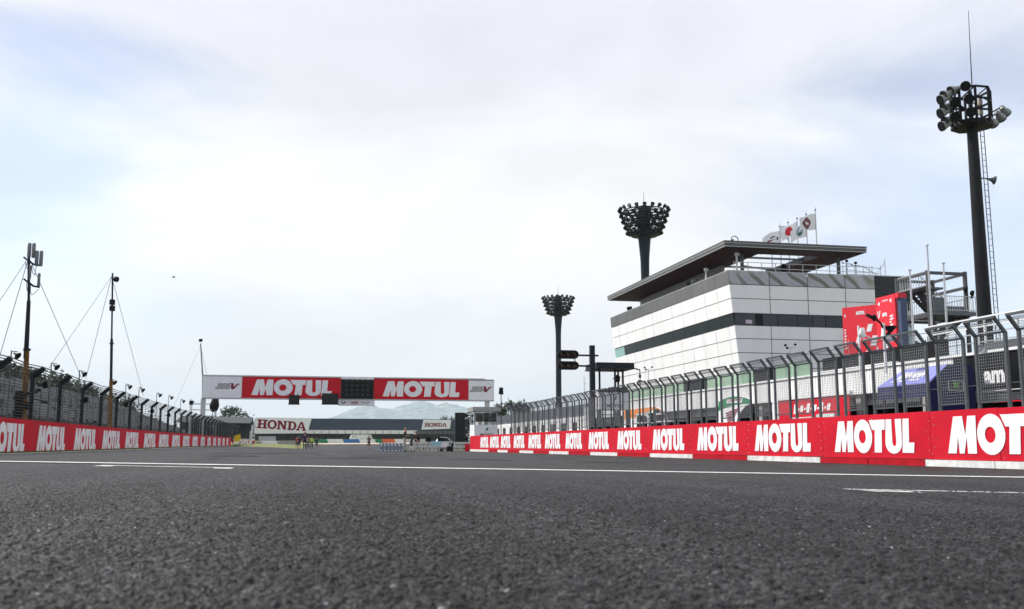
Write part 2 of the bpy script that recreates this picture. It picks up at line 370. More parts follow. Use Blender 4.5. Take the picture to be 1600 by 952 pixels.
def place(name, me, o, u, v, w, h, parent, off=.004):
    u = Vector(u).normalized(); v = Vector(v).normalized(); n = u.cross(v).normalized(); o = Vector(o)+n*off-org(parent)
    ob = bpy.data.objects.new(name, me); COL.objects.link(ob); ob.parent = parent
    m = Matrix((u*w, -n, v*h)).transposed().to_4x4(); m.translation = o; ob.matrix_local = m; return ob
def rect(a, b): return [[(a[0], a[1]), (b[0], a[1]), (b[0], b[1]), (a[0], b[1])]]

# ------------------------------------------------------------------ setting: ground, track, lines
def sheet(name, xs, ys, mat, dz, fz=g):
    vs = [(x, y, fz(x, y)+dz) for y in ys for x in xs]; n = len(xs)
    fs = [(j*n+i, j*n+i+1, (j+1)*n+i+1, (j+1)*n+i) for j in range(len(ys)-1) for i in range(n-1)]
    mb = MB(); mb.add(vs, fs); return tag(mb.build(name, mat, fixn=False), kind='structure')
def lin(a, b, n): return [a+(b-a)*i/n for i in range(n+1)]
sheet('ground', [-8500, -800, -200, -60, -30, -12, -9.7, -8, -4, 0, 4, 9, 13, 14.4, 26, 60, 200, 800, 8500],
      [-300, -60, -20]+lin(0, 300, 100)[1:]+[400, 700, 1500, 8800], GRASS, -.03)
sheet('track', lin(-8.9, 13, 24)+[13.6, 14.4, 16, 20, 26.5, 34], lin(-14, 198, 212), ASPH, 0)
sheet('gravel_trap', lin(0.5, 30, 12), lin(199, 216, 10), SAND, .004)
sheet('run_off_grass', lin(-8.9, 1.2, 8), lin(150, 206, 20), GRASS, .008)
sheet('edge_line', [-8.72, -8.5], lin(-10, 175, 120), PAINT, .004)
def strip(name, pts, wid):
    fs = []; vs = []
    for p in pts:
        for k in (-.5, .5): vs.append((p.x, p.y+k*wid, g(p.x, p.y+k*wid)+.0125))
    n = len(pts); fs = [(2*i, 2*i+2, 2*i+3, 2*i+1) for i in range(n-1)]
    mb = MB(); mb.add(vs, fs); o = mb.build(name, PAINT, fixn=False); return tag(o, kind='structure')
import numpy as np
def asphalt_patch():            # real aggregate relief on the stretch of track nearest the ground-level camera
    nr, nc = 960, 640; rg = np.random.default_rng(4)
    yy = 1.55*np.exp(np.linspace(0, math.log(16.0/1.55), nr)); aa = np.linspace(-.36, .92, nc)
    Yg, Ag = np.meshgrid(yy, aa, indexing='ij'); Xg = Yg*Ag; T = rg.random((256, 256, 3))
    def worley(cell):
        u, v = Xg/cell, Yg/cell; iu, iv = np.floor(u).astype(int), np.floor(v).astype(int); best = np.full(u.shape, 9.); hh = np.zeros(u.shape)
        for du in (-1, 0, 1):
            for dv in (-1, 0, 1):
                c = T[(iu+du) % 256, (iv+dv) % 256]; d = np.hypot(iu+du+c[..., 0]-u, iv+dv+c[..., 1]-v); m = d < best; best[m] = d[m]; hh[m] = c[..., 2][m]
        return np.sqrt(np.clip(1-(best/.8)**2, 0, 1))*(.35+.65*hh)
    def vnoise(cell):
        u, v = Xg/cell, Yg/cell; iu, iv = np.floor(u).astype(int), np.floor(v).astype(int); fu, fv = u-iu, v-iv; fu = fu*fu*(3-2*fu); fv = fv*fv*(3-2*fv)
        q = lambda a, b: T[a % 256, b % 256, 1]
        return (q(iu, iv)*(1-fu)+q(iu+1, iv)*fu)*(1-fv)+(q(iu, iv+1)*(1-fu)+q(iu+1, iv+1)*fu)*fv
    h = .013*worley(.021)+.007*worley(.0115)+.011*vnoise(.045)+.006*vnoise(.12)-.0155
    fade = np.clip((16.0-Yg)/11, 0, 1)*np.clip((Ag+.36)/.04, 0, 1)*np.clip((.92-Ag)/.04, 0, 1)
    pts = [x for x, _ in NEAR]; z = np.interp(Xg, pts, [q for _, q in NEAR])+.0035+.004*fade+h*fade
    me = bpy.data.meshes.new('track_aggregate'); me.vertices.add(nr*nc); me.vertices.foreach_set('co', np.stack([Xg, Yg, z], -1).astype(np.float32).ravel())
    i = np.arange((nr-1)*(nc-1)); r, c = i//(nc-1), i % (nc-1); a = r*nc+c
    f = np.stack([a, a+1, a+nc+1, a+nc], -1).astype(np.int32); k = len(f)
    me.loops.add(k*4); me.loops.foreach_set('vertex_index', f.ravel()); me.polygons.add(k); me.polygons.foreach_set('loop_start', np.arange(0, k*4, 4, dtype=np.int32)); me.polygons.foreach_set('use_smooth', np.ones(k, bool))
    me.materials.append(ASPH); me.update(); o = bpy.data.objects.new('track_aggregate', me); COL.objects.link(o); o['kind'] = 'structure'
asphalt_patch()
def lerpv(a, b, n): return [a+(b-a)*(i/n) for i in range(n+1)]
sl = [ground_px(px, 722+25*px/1600) for px in range(0, 1601, 80)]
d0 = (sl[1]-sl[0]).normalized(); d1 = (sl[-1]-sl[-2]).normalized()
strip('start_line', [sl[0]+d0*((-8.4-sl[0].x)/d0.x)]+sl+[sl[-1]+d1*((14.2-sl[-1].x)/d1.x)], .6)
RUBBER = M('rubber_mark', (.004, .004, .005), .9, var=.4, scale=6, spec=.0)
def tyre_mark(pts, wid):
    P_ = [ground_px(*p) for p in pts]; vs = []
    for i, p in enumerate(P_):
        k = .5*wid*(.3+.7*sin(pi*(i+.3)/(len(P_)-.4)))
        for e in (-.5, .5): vs.append((p.x, p.y+e*k, g(p.x, p.y+e*k)+.004))
    q = MB(); q.add(vs, [(2*i, 2*i+2, 2*i+3, 2*i+1) for i in range(len(P_)-1)]); tag(q.build('tyre_mark', RUBBER, fixn=False), kind='structure')
for pts, w_ in (([(322, 713.2), (350, 712.9), (385, 713.1), (405, 713.4)], 1.6), ([(470, 715.6), (510, 716), (550, 716.6), (580, 717.2), (612, 718.3), (640, 719.6), (664, 721.6)], 1.2), ([(545, 714.5), (600, 714.6), (640, 714.8)], 1.8), ([(328, 717.6), (345, 717.2)], .8), ([(690, 718), (760, 719), (800, 719.6)], 1.0), ([(900, 722.4), (960, 722.8), (1010, 723.4)], .8), ([(1040, 727), (1110, 728)], .5), ([(560, 711), (640, 711.2), (700, 711.6)], 2.2), ([(840, 716), (900, 716.6)], 1.2), ([(330, 709), (420, 708.6), (500, 708.6)], 2.5)):
    tyre_mark(pts, w_)
def gridbox(p0, p1, tick0, tick1, wid):
    a = ground_px(*p0); b = ground_px(*p1)
    strip('grid_slot_line', lerpv(a, b, 8), wid)
    for t, q in ((tick0, a), (tick1, b)):
        if t:
            c = q+(b-a).normalized()*t
            strip('grid_slot_tick', lerpv(q-Vector((0, .35, 0)), c-Vector((0, .35, 0)), 3), wid*1.5)
gridbox((157, 728.6), (365, 732.6), .25, -.25, .22)
gridbox((1322, 766.5), (1640, 773), .42, 0, .16)

# ------------------------------------------------------------------ right pit wall with boards, plinth, fence
AX = 14.4
rs = [1482, 1305, 1180, 1090, 1020, 965, 920, 884, 852, 826, 803, 783, 766, 751]
re_ = [None, 1430, 1268, 1155, 1070, 1003, 952, 910, 876, 846, 820, 798, 780, 763.5]
ys0 = [atX(x, 690, AX).y for x in rs]; ys1 = [atX(x, 690, AX).y if x else ys0[0]-3.75 for x in re_]
wall = thing('pit_wall', 'long pit wall on the right clad in bright red banner boards with white lettering', 'wall', (AX, 45, 0))
YE = atX(735, 690, AX).y
top = 1.1
def ztop(Y): return 1.08+.03*sin(Y*.21)
b = MB(); b.box((AX+.03, 9, -.3), (AX+.36, YE-.02, top-.03)); b.build('wall_core', CONC, wall)
edges = [ys1[0]-.5]+[(ys0[i]+ys1[i+1])/2 for i in range(13)]+[YE]
edges = [edges[0]-4.7]+edges
wr_ = random.Random(11)
for i in range(15):
    j = i-1; ed = (edges[i], edges[i]+(edges[i+1]-edges[i])*.52, edges[i+1]); bd = None
    for a, c in zip(ed, ed[1:]):
        mb = MB(); jx = wr_.uniform(-.005, .005); b0_ = wr_.uniform(-.012, .012)
        mb.hexa([(AX-.012+jx, a+.008, b0_), (AX+.024, a+.008, b0_), (AX+.024, c-.008, 0), (AX-.012-jx, c-.008, 0), (AX-.012-jx, a+.008, top+.006), (AX+.024, a+.008, top), (AX+.024, c-.008, top), (AX-.012+jx, c-.008, top-.004)])
        p = mb.build('banner_board', RED, wall); bd = bd or p
        rv = MB()
        for k in range(9):
            yy = (a+.1 if k % 2 else c-.1)+wr_.uniform(-.07, .07); zz = .1+.11*k+wr_.uniform(-.05, .05); rv.cyl((AX-.026, yy, zz), (AX-.01, yy, zz), .011, n=6)
        rv.build('fixings', GALVL if i % 3 else WHTP, p, kind='stuff')
    if i == 0: y_s, w = edges[1]-.5, 3.75
    else: y_s, w = ys0[j], ys0[j]-ys1[j]
    place('lettering', GLY['oil'], (AX-.012, y_s, .14), (0, -1, 0), (0, 0, 1), w, .82, bd, .012)
pe = [9, 11.4, 16.2, 21.0, 25.8, 30.5, 35.1, 39.7, 44.1, 48.4, 52.5, 56.8, 60.8, 64.8, 68.6, 72.2, 75.8, YE-.05]
for k, (a, c) in enumerate(zip(pe, pe[1:])):
    for q0, q1 in ((a, (a+c)/2), ((a+c)/2, c)):
        mb = MB(); jx = wr_.uniform(-.008, .008); mb.box((AX-.05+jx, q0+.012, -.35), (AX+.02, q1-.012, -.012)); mb.build('plinth_block', M('plinth_white', (.7, .7, .69), .75, var=.3, scale=4, spec=.1) if k % 2 == 0 else M('plinth_red', (.4, .012, .022), .75, var=.25, scale=3, spec=.06), wall)
mb = MB(); mb.box((AX-.03, YE, -.3), (AX+.4, YE+.06, 1.06)); mb.box((AX-.45, YE+.08, -.3), (AX-.04, YE+.14, .45)); mb.build('end_panel', RED, wall)

PX, BZ, TX, TZ = AX+.15, 2.70, AX-.10, 3.0
fence = thing('pit_wall_fence', 'grey steel debris fence of mesh panels with bent tops standing on the red pit wall', 'fence', (PX, 16, 1.07))
fp = MB(); w = .95
for yy in (0, w):
    fp.bar((PX, 16+yy, 1.07), (PX, 16+yy, BZ), .06, .07); fp.bar((PX, 16+yy, BZ-.02), (TX, 16+yy, TZ), .06, .06)
    fp.box((PX-.07, 16+yy-.06, 1.05), (PX+.07, 16+yy+.06, 1.09))
fp.bar((TX, 15.97, TZ), (TX, 16.98, TZ), .05); fp.bar((PX, 16.03, BZ), (PX, 16.92, BZ), .04); fp.bar((PX, 16.03, 1.25), (PX, 16.92, 1.25), .04)
panel0 = fp.build('fence_panel', GALV, fence)
wm = MB()
for i in range(1, 13):
    yy = 16+w*i/13
    wm.bar((PX, yy, 1.25), (PX, yy, BZ), .006); wm.bar((PX, yy, BZ), (TX, yy, TZ), .006)
for i in range(1, 22): zz = 1.25+(BZ-1.25)*i/22; wm.bar((PX-.005, 16.03, zz), (PX-.005, 16.92, zz), .006)
for i in range(1, 6): t = i/6; wm.bar((PX+(TX-PX)*t, 16.03, BZ+(TZ-BZ)*t), (PX+(TX-PX)*t, 16.92, BZ+(TZ-BZ)*t), .006)
wire0 = wm.build('wire_mesh', M('zinc_wire', (.27, .28, .29), .5, metal=.3, var=.2), panel0)
panel0.location.y = -.45
for k in range(1, 46):
    Y = 15.55+1.362*k
    if Y > 68.6: break
    c = panel0.copy(); COL.objects.link(c); c.parent = fence; c.location = (random.uniform(-.012, .012), Y-16+random.uniform(-.02, .02), random.uniform(-.012, .008)); c.rotation_euler = (random.uniform(-.0007, .0007), random.uniform(-.004, .004), 0)
    m2 = wire0.copy(); COL.objects.link(m2); m2.parent = c
cb = MB()
for (x, z) in ((PX, 1.62), (PX+.02, 2.3), (TX+.02, 2.93)):
    cb.cyl((x+.05, 12, z), (x+.05, 77, z), .008, n=4)
cb.build('safety_cable', GALV, fence)

# ------------------------------------------------------------------ left wall with boards
LX = -9.7
ls = [None, 58, 116, 160, 196, 225, 248.5, 269, 286, 301, 314, 324.5, 333.5, 341, 348, 354.3]
le = [39, 102, 150, 188, 217, 243.5, 264, 281.5, 296.5, 309.5, 320.5, 330, 338, 345, 351.5, 357]
l1 = [atX(x, 680, LX).y for x in le]; l0 = [atX(x, 680, LX).y if x else l1[0]-4.7 for x in ls]
lw = thing('trackside_wall', 'long low wall on the left clad in dark red banner boards with white lettering', 'wall', (LX, 90, 0))
LE = atX(361, 690, LX).y
def lz(Y): return .03+.17*sstep((Y-40)/110)
b = MB(); b.hexa([(LX-.3, 15, -.1), (LX-.03, 15, -.1), (LX-.03, LE, -.1), (LX-.3, LE, -.1), (LX-.3, 15, 1.17), (LX-.03, 15, 1.17), (LX-.03, LE, 1.40), (LX-.3, LE, 1.40)]); b.build('wall_core', CONC, lw)
eds = [15, l0[0]-1]+[(l1[i]+l0[i+1])/2 for i in range(len(ls)-1)]+[LE]
def lt(Y): return 1.25+.2*sstep((Y-40)/120)
for i in range(len(eds)-1):
    a, c = eds[i]+.01, eds[i+1]-.01
    mb = MB(); mb.hexa([(LX-.03, a, lz(a)), (LX, a, lz(a)), (LX, c, lz(c)), (LX-.03, c, lz(c)), (LX-.03, a, lt(a)), (LX, a, lt(a)), (LX, c, lt(c)), (LX-.03, c, lt(c))])
    bd = mb.build('banner_board', RED, lw)
    if i > 0:
        j = i-1; hh = (lt(a)-lz(a))
        place('lettering', GLY['oil'], (LX, l0[j], lz(a)+hh*.04), (0, 1, 0), (0, 0, 1), l1[j]-l0[j], hh*.82, bd, off=.006)
gs = MB(); rnd = random.Random(3)
for _ in range(16000):
    Y = 20+150*rnd.random()**1.6; X = rnd.uniform(-9.62, -8.78); z = g(X, Y)-.02; hgt = rnd.uniform(.03, .085); a = rnd.uniform(0, pi); w_ = .012+.0006*Y
    dx, dy = cos(a)*w_, sin(a)*w_
    gs.add([(X-dx, Y-dy, z), (X+dx, Y+dy, z), (X+rnd.uniform(-.04, .04), Y+rnd.uniform(-.04, .04), z+hgt)], [(0, 1, 2)])
tag(gs.build('grass_tufts', GRASS, fixn=False), 'ragged strip of yellowing grass along the foot of the left wall', 'grass', kind='stuff')

# left catch fence
FX, FBZ, FTX, FTZ = -9.86, 2.92, -9.52, 3.2
cf = thing('catch_fence', 'dark catch fence with bent beam posts behind the left red wall', 'fence', (FX, 90, 1.1))
mb = MB(); mb.bar((FX, 0, 1.1), (FX, 0, FBZ+.02), .14, .16); mb.bar((FX-.05, 0, FBZ-.08), (FTX+.04, 0, FTZ+.03), .17, .17)
pm = mb.mesh('post', DSTEEL)
Y = 22.5
fy = []
while Y < 178:
    o = mobj('post', pm, cf, (0-FX, Y-90, -1.1+.2*sstep((Y-40)/120))); fy.append(Y); Y += 4.56
def fz(Y): return .2*sstep((Y-40)/120)
wr = MB()
for i in range(17):
    z = 1.2+i*.108
    pts = [(FX+.02, y, z+fz(y)+.01*sin(y*3+i)) for y in lin(20, 178, 40)]
    for a, c in zip(pts, pts[1:]): wr.bar(a, c, .024)
for t in (0, .25, .5, .75, 1):
    pts = [(FX+(FTX-FX)*t+.03, y, FBZ+(FTZ-FBZ)*t+fz(y)+.05) for y in fy]
    for a, c in zip(pts, pts[1:]):
        mid = ((a[0]+c[0])/2, (a[1]+c[1])/2, (a[2]+c[2])/2-.05); wr.bar(a, mid, .03); wr.bar(mid, c, .03)
y = 20.0
while y < 178:
    wr.bar((FX+.02, y, 1.15+fz(y)), (FX+.02, y, FBZ+fz(y)), .014); y += 1.1+.004*y
wr.build('wire_mesh', DSTEEL, cf, kind='stuff', fixn=False)

# ------------------------------------------------------------------ left grandstand
gsd = thing('grandstand', 'long dark grandstand with rows of grey seats behind the left catch fence', 'grandstand', (-22, 95, 0))
mb = MB(); rows = 19
for r in range(rows):
    x0 = -14-r*.86; z0 = .9+r*.335
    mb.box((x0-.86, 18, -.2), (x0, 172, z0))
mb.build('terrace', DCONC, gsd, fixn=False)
st = MB(); rnd = random.Random(5)
for r in range(rows):
    x = -14.45-r*.86; z = .9+r*.335; y = 40.0+rnd.random()*.5
    while y < 171.6:
        if (y % 22) > 1.3 and noise.noise(Vector((y*.33, r*3.7, 0))) < .28:
            st.hexa([(x-.05, y, z+.05), (x+.28, y, z+.28), (x+.28, y+.49, z+.28), (x-.05, y+.49, z+.05), (x-.09, y, z+.3), (x+.26, y, z+.34), (x+.26, y+.49, z+.34), (x-.09, y+.49, z+.3)])
            st.add([(x-.08, y, z+.3), (x-.08, y+.49, z+.3), (x-.16, y+.49, z+.66), (x-.16, y, z+.66)], [(0, 1, 2, 3)])
        y += .5
st.build('seats', SEATM, gsd, kind='stuff', fixn=False)
mb = MB(); 
for r in (0, 9, 18):
    x = -14.05-r*.86; z = .9+r*.335
    for zz in (.55, 1.0): mb.bar((x, 18, z+zz), (x, 172, z+zz), .05)
    y = 18
    while y < 172: mb.bar((x, y, z), (x, y, z+1), .05); y += 3
mb.build('handrail', DSTEEL, gsd)
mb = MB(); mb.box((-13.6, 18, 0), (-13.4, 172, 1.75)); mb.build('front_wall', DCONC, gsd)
# brown screen netting and covered stand beyond the seats
st2 = thing('covered_stand', 'small dark stand with a grey sloping roof at the far end of the left fence', 'grandstand', (-20, 215, 1))
p0 = atY(338, 652, 210); p1 = atY(392, 655, 210)
mb = MB(); xl, xr = -24.0, p1.x
mb.hexa([(xl, 209, 4.8), (xr, 209, 4.6), (xr, 222, 6.1), (xl, 222, 6.3), (xl, 209, 4.95), (xr, 209, 4.75), (xr, 222, 6.3), (xl, 222, 6.5)]); mb.build('roof', M('weathered_sheet_roof', (.055, .06, .065), .6, metal=.1, var=.4, scale=.8, spec=.15), st2)
mb = MB(); mb.box((xl, 221, .8), (xr, 222.4, 5.95)); mb.build('rear_wall', DCONC, st2); mb = MB(); mb.box((xl, 210.5, .5), (xr, 211, 3.2)); mb.build('front_wall', DCONC, st2)
mb = MB()
for x in lin(xl+.3, xr-.3, 6): mb.bar((x, 210, .5), (x, 210, 4.7), .18)
mb.build('column', DSTEEL, st2)
sc = thing('screen_fence', 'tall brown debris screen at the far left end of the banner wall', 'fence', (-11, 150, 1))
mb = MB(); mb.box((-10.9, 112, .9), (-10.8, 178, 3.2)); mb.build('net', M('brown_net', (.05, .036, .028), .9, var=.5, scale=1.2), sc)
for y in lin(112, 178, 15): q = MB(); q.bar((-10.72, y, .9), (-10.72, y, 3.3), .1); q.build('post', DSTEEL, sc)

# horn speakers on thin poles along the stand
sp = [(28, 555), (89, 573), (132, 584), (179, 597), (203, 604), (223, 609), (250, 617), (268, 621), (286.6, 626.5)]
orders = ['first from the left', 'second from the left', 'third from the left', 'fourth from the left', 'fifth from the left', 'sixth from the left', 'seventh from the left', 'eighth from the left', 'last before the scaffold']
for (px, py), od in zip(sp, orders):
    p = atX(px, py, -12.5); t = thing('horn_speaker', 'dark horn loudspeaker on a thin pole over the left fence, '+od, 'loudspeaker', (p.x, p.y, .3), 'horn speakers along the grandstand')
    mb = MB(); mb.cyl((p.x-.28, p.y, .3), (p.x-.28, p.y, p.z+.2), .03, n=6); mb.bar((p.x-.3, p.y, p.z+.18), (p.x, p.y, p.z+.14), .04); mb.build('pole', GALV, t)
    s = .7+(p.y-50)/400
    mb = MB(); mb.lathe((p.x-.18, p.y, p.z+.1), [(a*s, b*s) for a, b in [(.04, 0), (.06, .1), (.11, .25), (.24, .38), (.26, .4), (.24, .41), (.08, .3)]], 12, (.75, -.35, -.55)); mb.build('horn', BLK, t, smooth=True)
for (px, py), od in zip([(60, 604), (125, 627), (190, 634), (231, 644), (258, 650)], ['beside the orange-footed antenna mast', 'between the two guyed masts', 'just right of the second guyed mast', 'fourth along the fence', 'nearest the scaffold']):
    p = atX(px, py, FX); t = thing('fence_speaker', 'black box loudspeaker bracketed to the left catch fence, '+od, 'loudspeaker', (p.x, p.y, p.z), 'box speakers on the catch fence')
    mb = MB(); mb.bar((p.x, p.y, p.z), (p.x+.3, p.y-.1, p.z+.1), .05); mb.build('bracket', DSTEEL, t)
    mb = MB(); mb.hexa([(p.x+.2+dx*.65, p.y+dy, p.z+dz*.65) for dx, dy, dz in [(0, -.2, -.12), (.3, -.24, -.05), (.3, .16, -.05), (0, .14, -.12), (-.05, -.2, .22), (.25, -.24, .3), (.25, .16, .3), (-.05, .14, .22)]]); mb.build('cabinet', BLK, t)

# ------------------------------------------------------------------ guyed masts
def guys(t, topp, feet):
    for f in feet: q = MB(); q.cyl(topp, f, .014, n=4); q.build('guy_wire', GALV, t)
Ym = 44.0
pb, pt = atY(38, 650, Ym), atY(45, 385, Ym); pm_ = atY(42, 548, Ym)
m1 = thing('antenna_mast', 'guyed mast with four grey panel antennas and an ochre lower section, far left', 'mast', (pb.x, Ym, .2))
mb = MB(); mb.cyl((pb.x, Ym, .1), pm_, .13, .1, 10); mb.build('base_tube', RUST, m1, smooth=True)
mb = MB(); mb.cyl(pm_, atY(45, 470, Ym), .075, n=8); mb.cyl(atY(45, 470, Ym), pt, .055, n=8); mb.cyl(pm_, pm_+Vector((0, 0, .08)), .15, n=10); mb.path([atY(37.5, 560, Ym-.2), atY(40, 520, Ym-.2), atY(43, 470, Ym-.2)], .03); mb.build('pole', DSTEEL, m1)
for (x, y0, y1, r, dbl) in ((48.5, 380, 403, .075, 1), (60, 392, 416, .075, 1), (46, 415, 436, .06, 0), (60, 427, 448, .06, 0)):
    a = atY(x, y1, Ym); c = atY(x, y0, Ym); mb = MB()
    for k in ((-1, 1) if dbl else (0,)): mb.lathe(a+Vector((k*.085, 0, 0)), [(r*.7, 0), (r, .03), (r, (c-a).length-.04), (r*.7, (c-a).length)], 10)
    mb.build('antenna', M('antenna_grey', (.16, .17, .18), .5), m1, smooth=True)
mb = MB()
for y in (404, 438): mb.bar(atY(37, y-2, Ym), atY(45, y+4, Ym), .07); mb.bar(atY(44, y+3, Ym), atY(52, y+9, Ym), .08); mb.bar(atY(51, y+9, Ym), atY(62, y+11, Ym), .07)
mb.build('bracket', BLK, m1)
mb = MB()
for (xa, ya, xb, yb, dd) in ((40, 408, 44, 420, 3), (50, 410, 54, 430, 4), (58, 413, 56, 430, 6), (48, 445, 60, 452, 12), (42, 440, 43, 455, 2)):
    mb.path([atY(xa+(xb-xa)*t-dd*.4*sin(pi*t), ya+(yb-ya)*t+dd*sin(pi*t), Ym) for t in lin(0, 1, 6)], .012, 4)
mb.build('cable', BLK, m1)
mb = MB(); mb.box((pb.x-.35, Ym-.2, 1.3), (pb.x-.05, Ym+.1, 2.5)); mb.bar((pb.x-.4, Ym-.15, 2.2), (pb.x+.6, Ym-.2, 2.55), .12); mb.box((pb.x-.1, Ym-.35, 1.75), (pb.x+.2, Ym-.1, 2.05)); mb.build('equipment_box', BLK, m1)
tp = atY(45, 402, Ym)
guys(m1, tp, [atY(-60, 560, Ym-6), atY(-25, 640, Ym+3), (atY(128, 592, 60))])
Ym = 62.5
pb, pt = atY(173, 662, Ym), atY(176, 427, Ym); pm_ = atY(173.5, 594, Ym)
m2 = thing('lamp_mast', 'thin guyed mast with small black boxes halfway up and an ochre foot', 'mast', (pb.x, Ym, .2))
mb = MB(); mb.cyl((pb.x, Ym, .1), pm_, .12, .1, 10); mb.build('base_tube', RUST, m2, smooth=True)
mb = MB(); mb.cyl(pm_, atY(174.5, 530, Ym), .08, n=8); mb.cyl(atY(174.5, 530, Ym), pt, .05, n=8); mb.cyl(atY(174.4, 538, Ym), atY(174.4, 536, Ym), .13, n=8); mb.build('pole', DSTEEL, m2)
for y in (472.5, 482): c = atY(175.5, y, Ym); mb = MB(); mb.box(c-Vector((.14, .15, .15)), c+Vector((.14, .15, .15))); mb.build('speaker_box', BLK, m2)
c = atY(182, 436, Ym); mb = MB(); mb.lathe(c-Vector((.12, 0, 0)), [(.08, 0), (.17, .06), (.17, .22), (.1, .26)], 10, (.8, -.4, -.2)); mb.bar(atY(175.5, 436, Ym), c, .06); mb.build('flood_lamp', BLK, m2)
guys(m2, atY(174.5, 432, Ym), [atY(70, 585, 52), atY(134, 592, 70), atY(224, 618, 82)])
Ym = 117.0
pb, pt = atY(319, 650, Ym), atY(313.5, 537, Ym)
m3 = thing('camera_mast', 'thin leaning mast with a black camera box at its top beside the gantry end', 'mast', (pb.x, Ym, .3))
mb = MB(); mb.cyl((atY(318, 650, Ym).x, Ym, .2), atY(317, 592, Ym), .11, .09, 8); mb.cyl(atY(317, 592, Ym), pt, .08, .06, 8); mb.build('pole', GALV, m3)
c = atY(313.7, 532, Ym); mb = MB(); mb.hexa([c+Vector(v) for v in [(-.17, -.2, -.17), (.15, -.2, -.14), (.15, .2, -.14), (-.17, .2, -.17), (-.2, -.2, .12), (.2, -.2, .17), (.2, .2, .17), (-.2, .2, .12)]]); mb.build('camera_box', BLK, m3)
guys(m3, atY(313.5, 540, Ym), [atY(272, 634, 112), atY(334, 640, 124)])

# scaffold with a draped camera
Ys = 131.0; KS = 131/106.5
sf = thing('scaffold', 'silver scaffold platform behind the left fence under the gantry end', 'scaffold', (-9.6, Ys, .3))
xa, xb = atY(297, 640, Ys).x, atY(336, 640, Ys).x
mb = MB()
for dy in (0, 1.8):
    for x in (xa, (xa+xb)/2-.2, xb): mb.cyl((x, Ys+dy, .2), (x, Ys+dy, 6.1), .06, n=6)
    for z in (2.7, 4.0, 4.75, 5.5): mb.cyl((xa, Ys+dy, z), (xb, Ys+dy, z), .045, n=6)
for x in (xa, xb):
    for z in (2.7, 4.0, 5.5): mb.cyl((x, Ys, z), (x, Ys+1.8, z), .045, n=6)
mb.build('frame', ALU, sf)
mb = MB(); mb.box((xa, Ys-.1, 3.65), (xb, Ys+1.9, 3.75)); mb.build('deck', ALU, sf); 
c = atY(334, 624, Ys)
dc = thing('draped_camera', 'tall television camera under a black cover on the scaffold', 'camera', (c.x, Ys, 3.75))
mb = MB(); mb.lathe((c.x, Ys+.3, 4.5), [(.3, 0), (.52, .35), (.62, .85), (.47, 1.35), (.37, 1.8), (.15, 2.0)], 9, (.12, 0, 1)); mb.build('cover', BLK, dc, smooth=True)
mb = MB()
for k in range(3): mb.bar((c.x+.4*cos(k*2.1), Ys+.3+.4*sin(k*2.1), 3.75), (c.x, Ys+.3, 4.7), .05)
mb.build('tripod', DSTEEL, dc)
c = atY(298.5, 629, Ys); dc = thing('box_camera', 'small black box on the left corner of the scaffold', 'camera', (c.x, Ys, c.z-.3)); mb = MB(); mb.box(c-Vector((.2, .2, .3)), c+Vector((.25, .2, .2))); mb.bar(c, c+Vector((.4, -.4, .05)), .15); mb.build('camera_body', BLK, dc)

# ------------------------------------------------------------------ gantry
GY = 114.0; GK = GY/108
gn = thing('start_gantry', 'white and red start gantry banner spanning the track with a panel of lamps', 'gantry', (5, GY, 5.2))
def gx(px): return atY(px, 606, GY).x
gl = atY(316, 606, GY).x; gr = gx(772); zb, zt = 5.47, 7.9
mb = MB(); mb.box((gl, GY, zb), (gr, GY+1.0, zt)); mb.build('beam', GREYM, gn)
X1, X2, X3, X4 = gx(378), gx(533), gx(583.5), gx(732)
for a, c, m in ((gl, X1, WHT), (X1, X2, REDB), (X3, X4, REDB), (X4, gr, WHT)):
    mb = MB(); mb.box((a+.03, GY-.06, zb+.04), (c-.03, GY-.005, zt-(.06 if c != gr else .16))); p = mb.build('banner_panel', m, gn)
    if m is REDB:
        n0, n1 = (gx(393), gx(518.5)) if a == X1 else (gx(598), gx(718))
        place('lettering', GLY['oil'], (n0, GY-.06, zb+.36), (1, 0, 0), (0, 0, 1), n1-n0, 1.72, p, .01)
    else:
        n0, n1 = (gx(336), gx(362)) if a == gl else (gx(733.5), gx(757))
        lo = 1.0
        w_ = n1-n0; z = zb+lo
        place('lettering', textmesh('300', BLKP, .075, .55), (n0, GY-.06, z-.05), (1, 0, 0), (0, 0, 1), w_, .68, p, .01)
        place('lettering', textmesh('300', WHT, .0, .55), (n0+.07, GY-.06, z+.02), (1, 0, 0), (0, 0, 1), w_-.14, .54, p, .018)
        place('letter_v', GLY['vee'], (n1-.15, GY-.06, z-.02), (1, 0, 0), (.12, 0, 1), .9, .66, p, .014)
mb = MB(); mb.box((gl-.05, GY-.1, zt-.02), (gr-1.1, GY+1.05, zt+.1)); mb.box((gl, GY-.09, zb-.08), (gr, GY+1.03, zb+.02)); mb.build('trim', GALVL, gn)
mb = MB(); mb.box((X2, GY-.2, zb+.05), (X3, GY-.01, zt-.2)); lp = mb.build('lamp_panel', BLK, gn)
mb = MB(); mb.box((X2-.02, GY-.25, zt-.2), (X3+.02, GY, zt+.06)); mb.build('panel_cap', WHTP, gn)
lm = MB(); lm.lathe((0, 0, 0), [(.15, 0), (.15, .03), (.12, .05), (.01, .06)], 12, (0, -1, 0)); lme = lm.mesh('lamp', LAMPG)
vm = MB()
for i in range(8):
    t0, t1 = pi*.08+pi*.84*i/8, pi*.08+pi*.84*(i+1)/8
    vm.add([(.17*cos(t0), 0, .17*sin(t0)), (.17*cos(t1), 0, .17*sin(t1)), (.17*cos(t1), -.22, .17*sin(t1)-.03), (.17*cos(t0), -.22, .17*sin(t0)-.03)], [(0, 1, 2, 3)])
vme = vm.mesh('lamp_hood', M('hood_grey', (.5, .5, .5), .4), fixn=False)
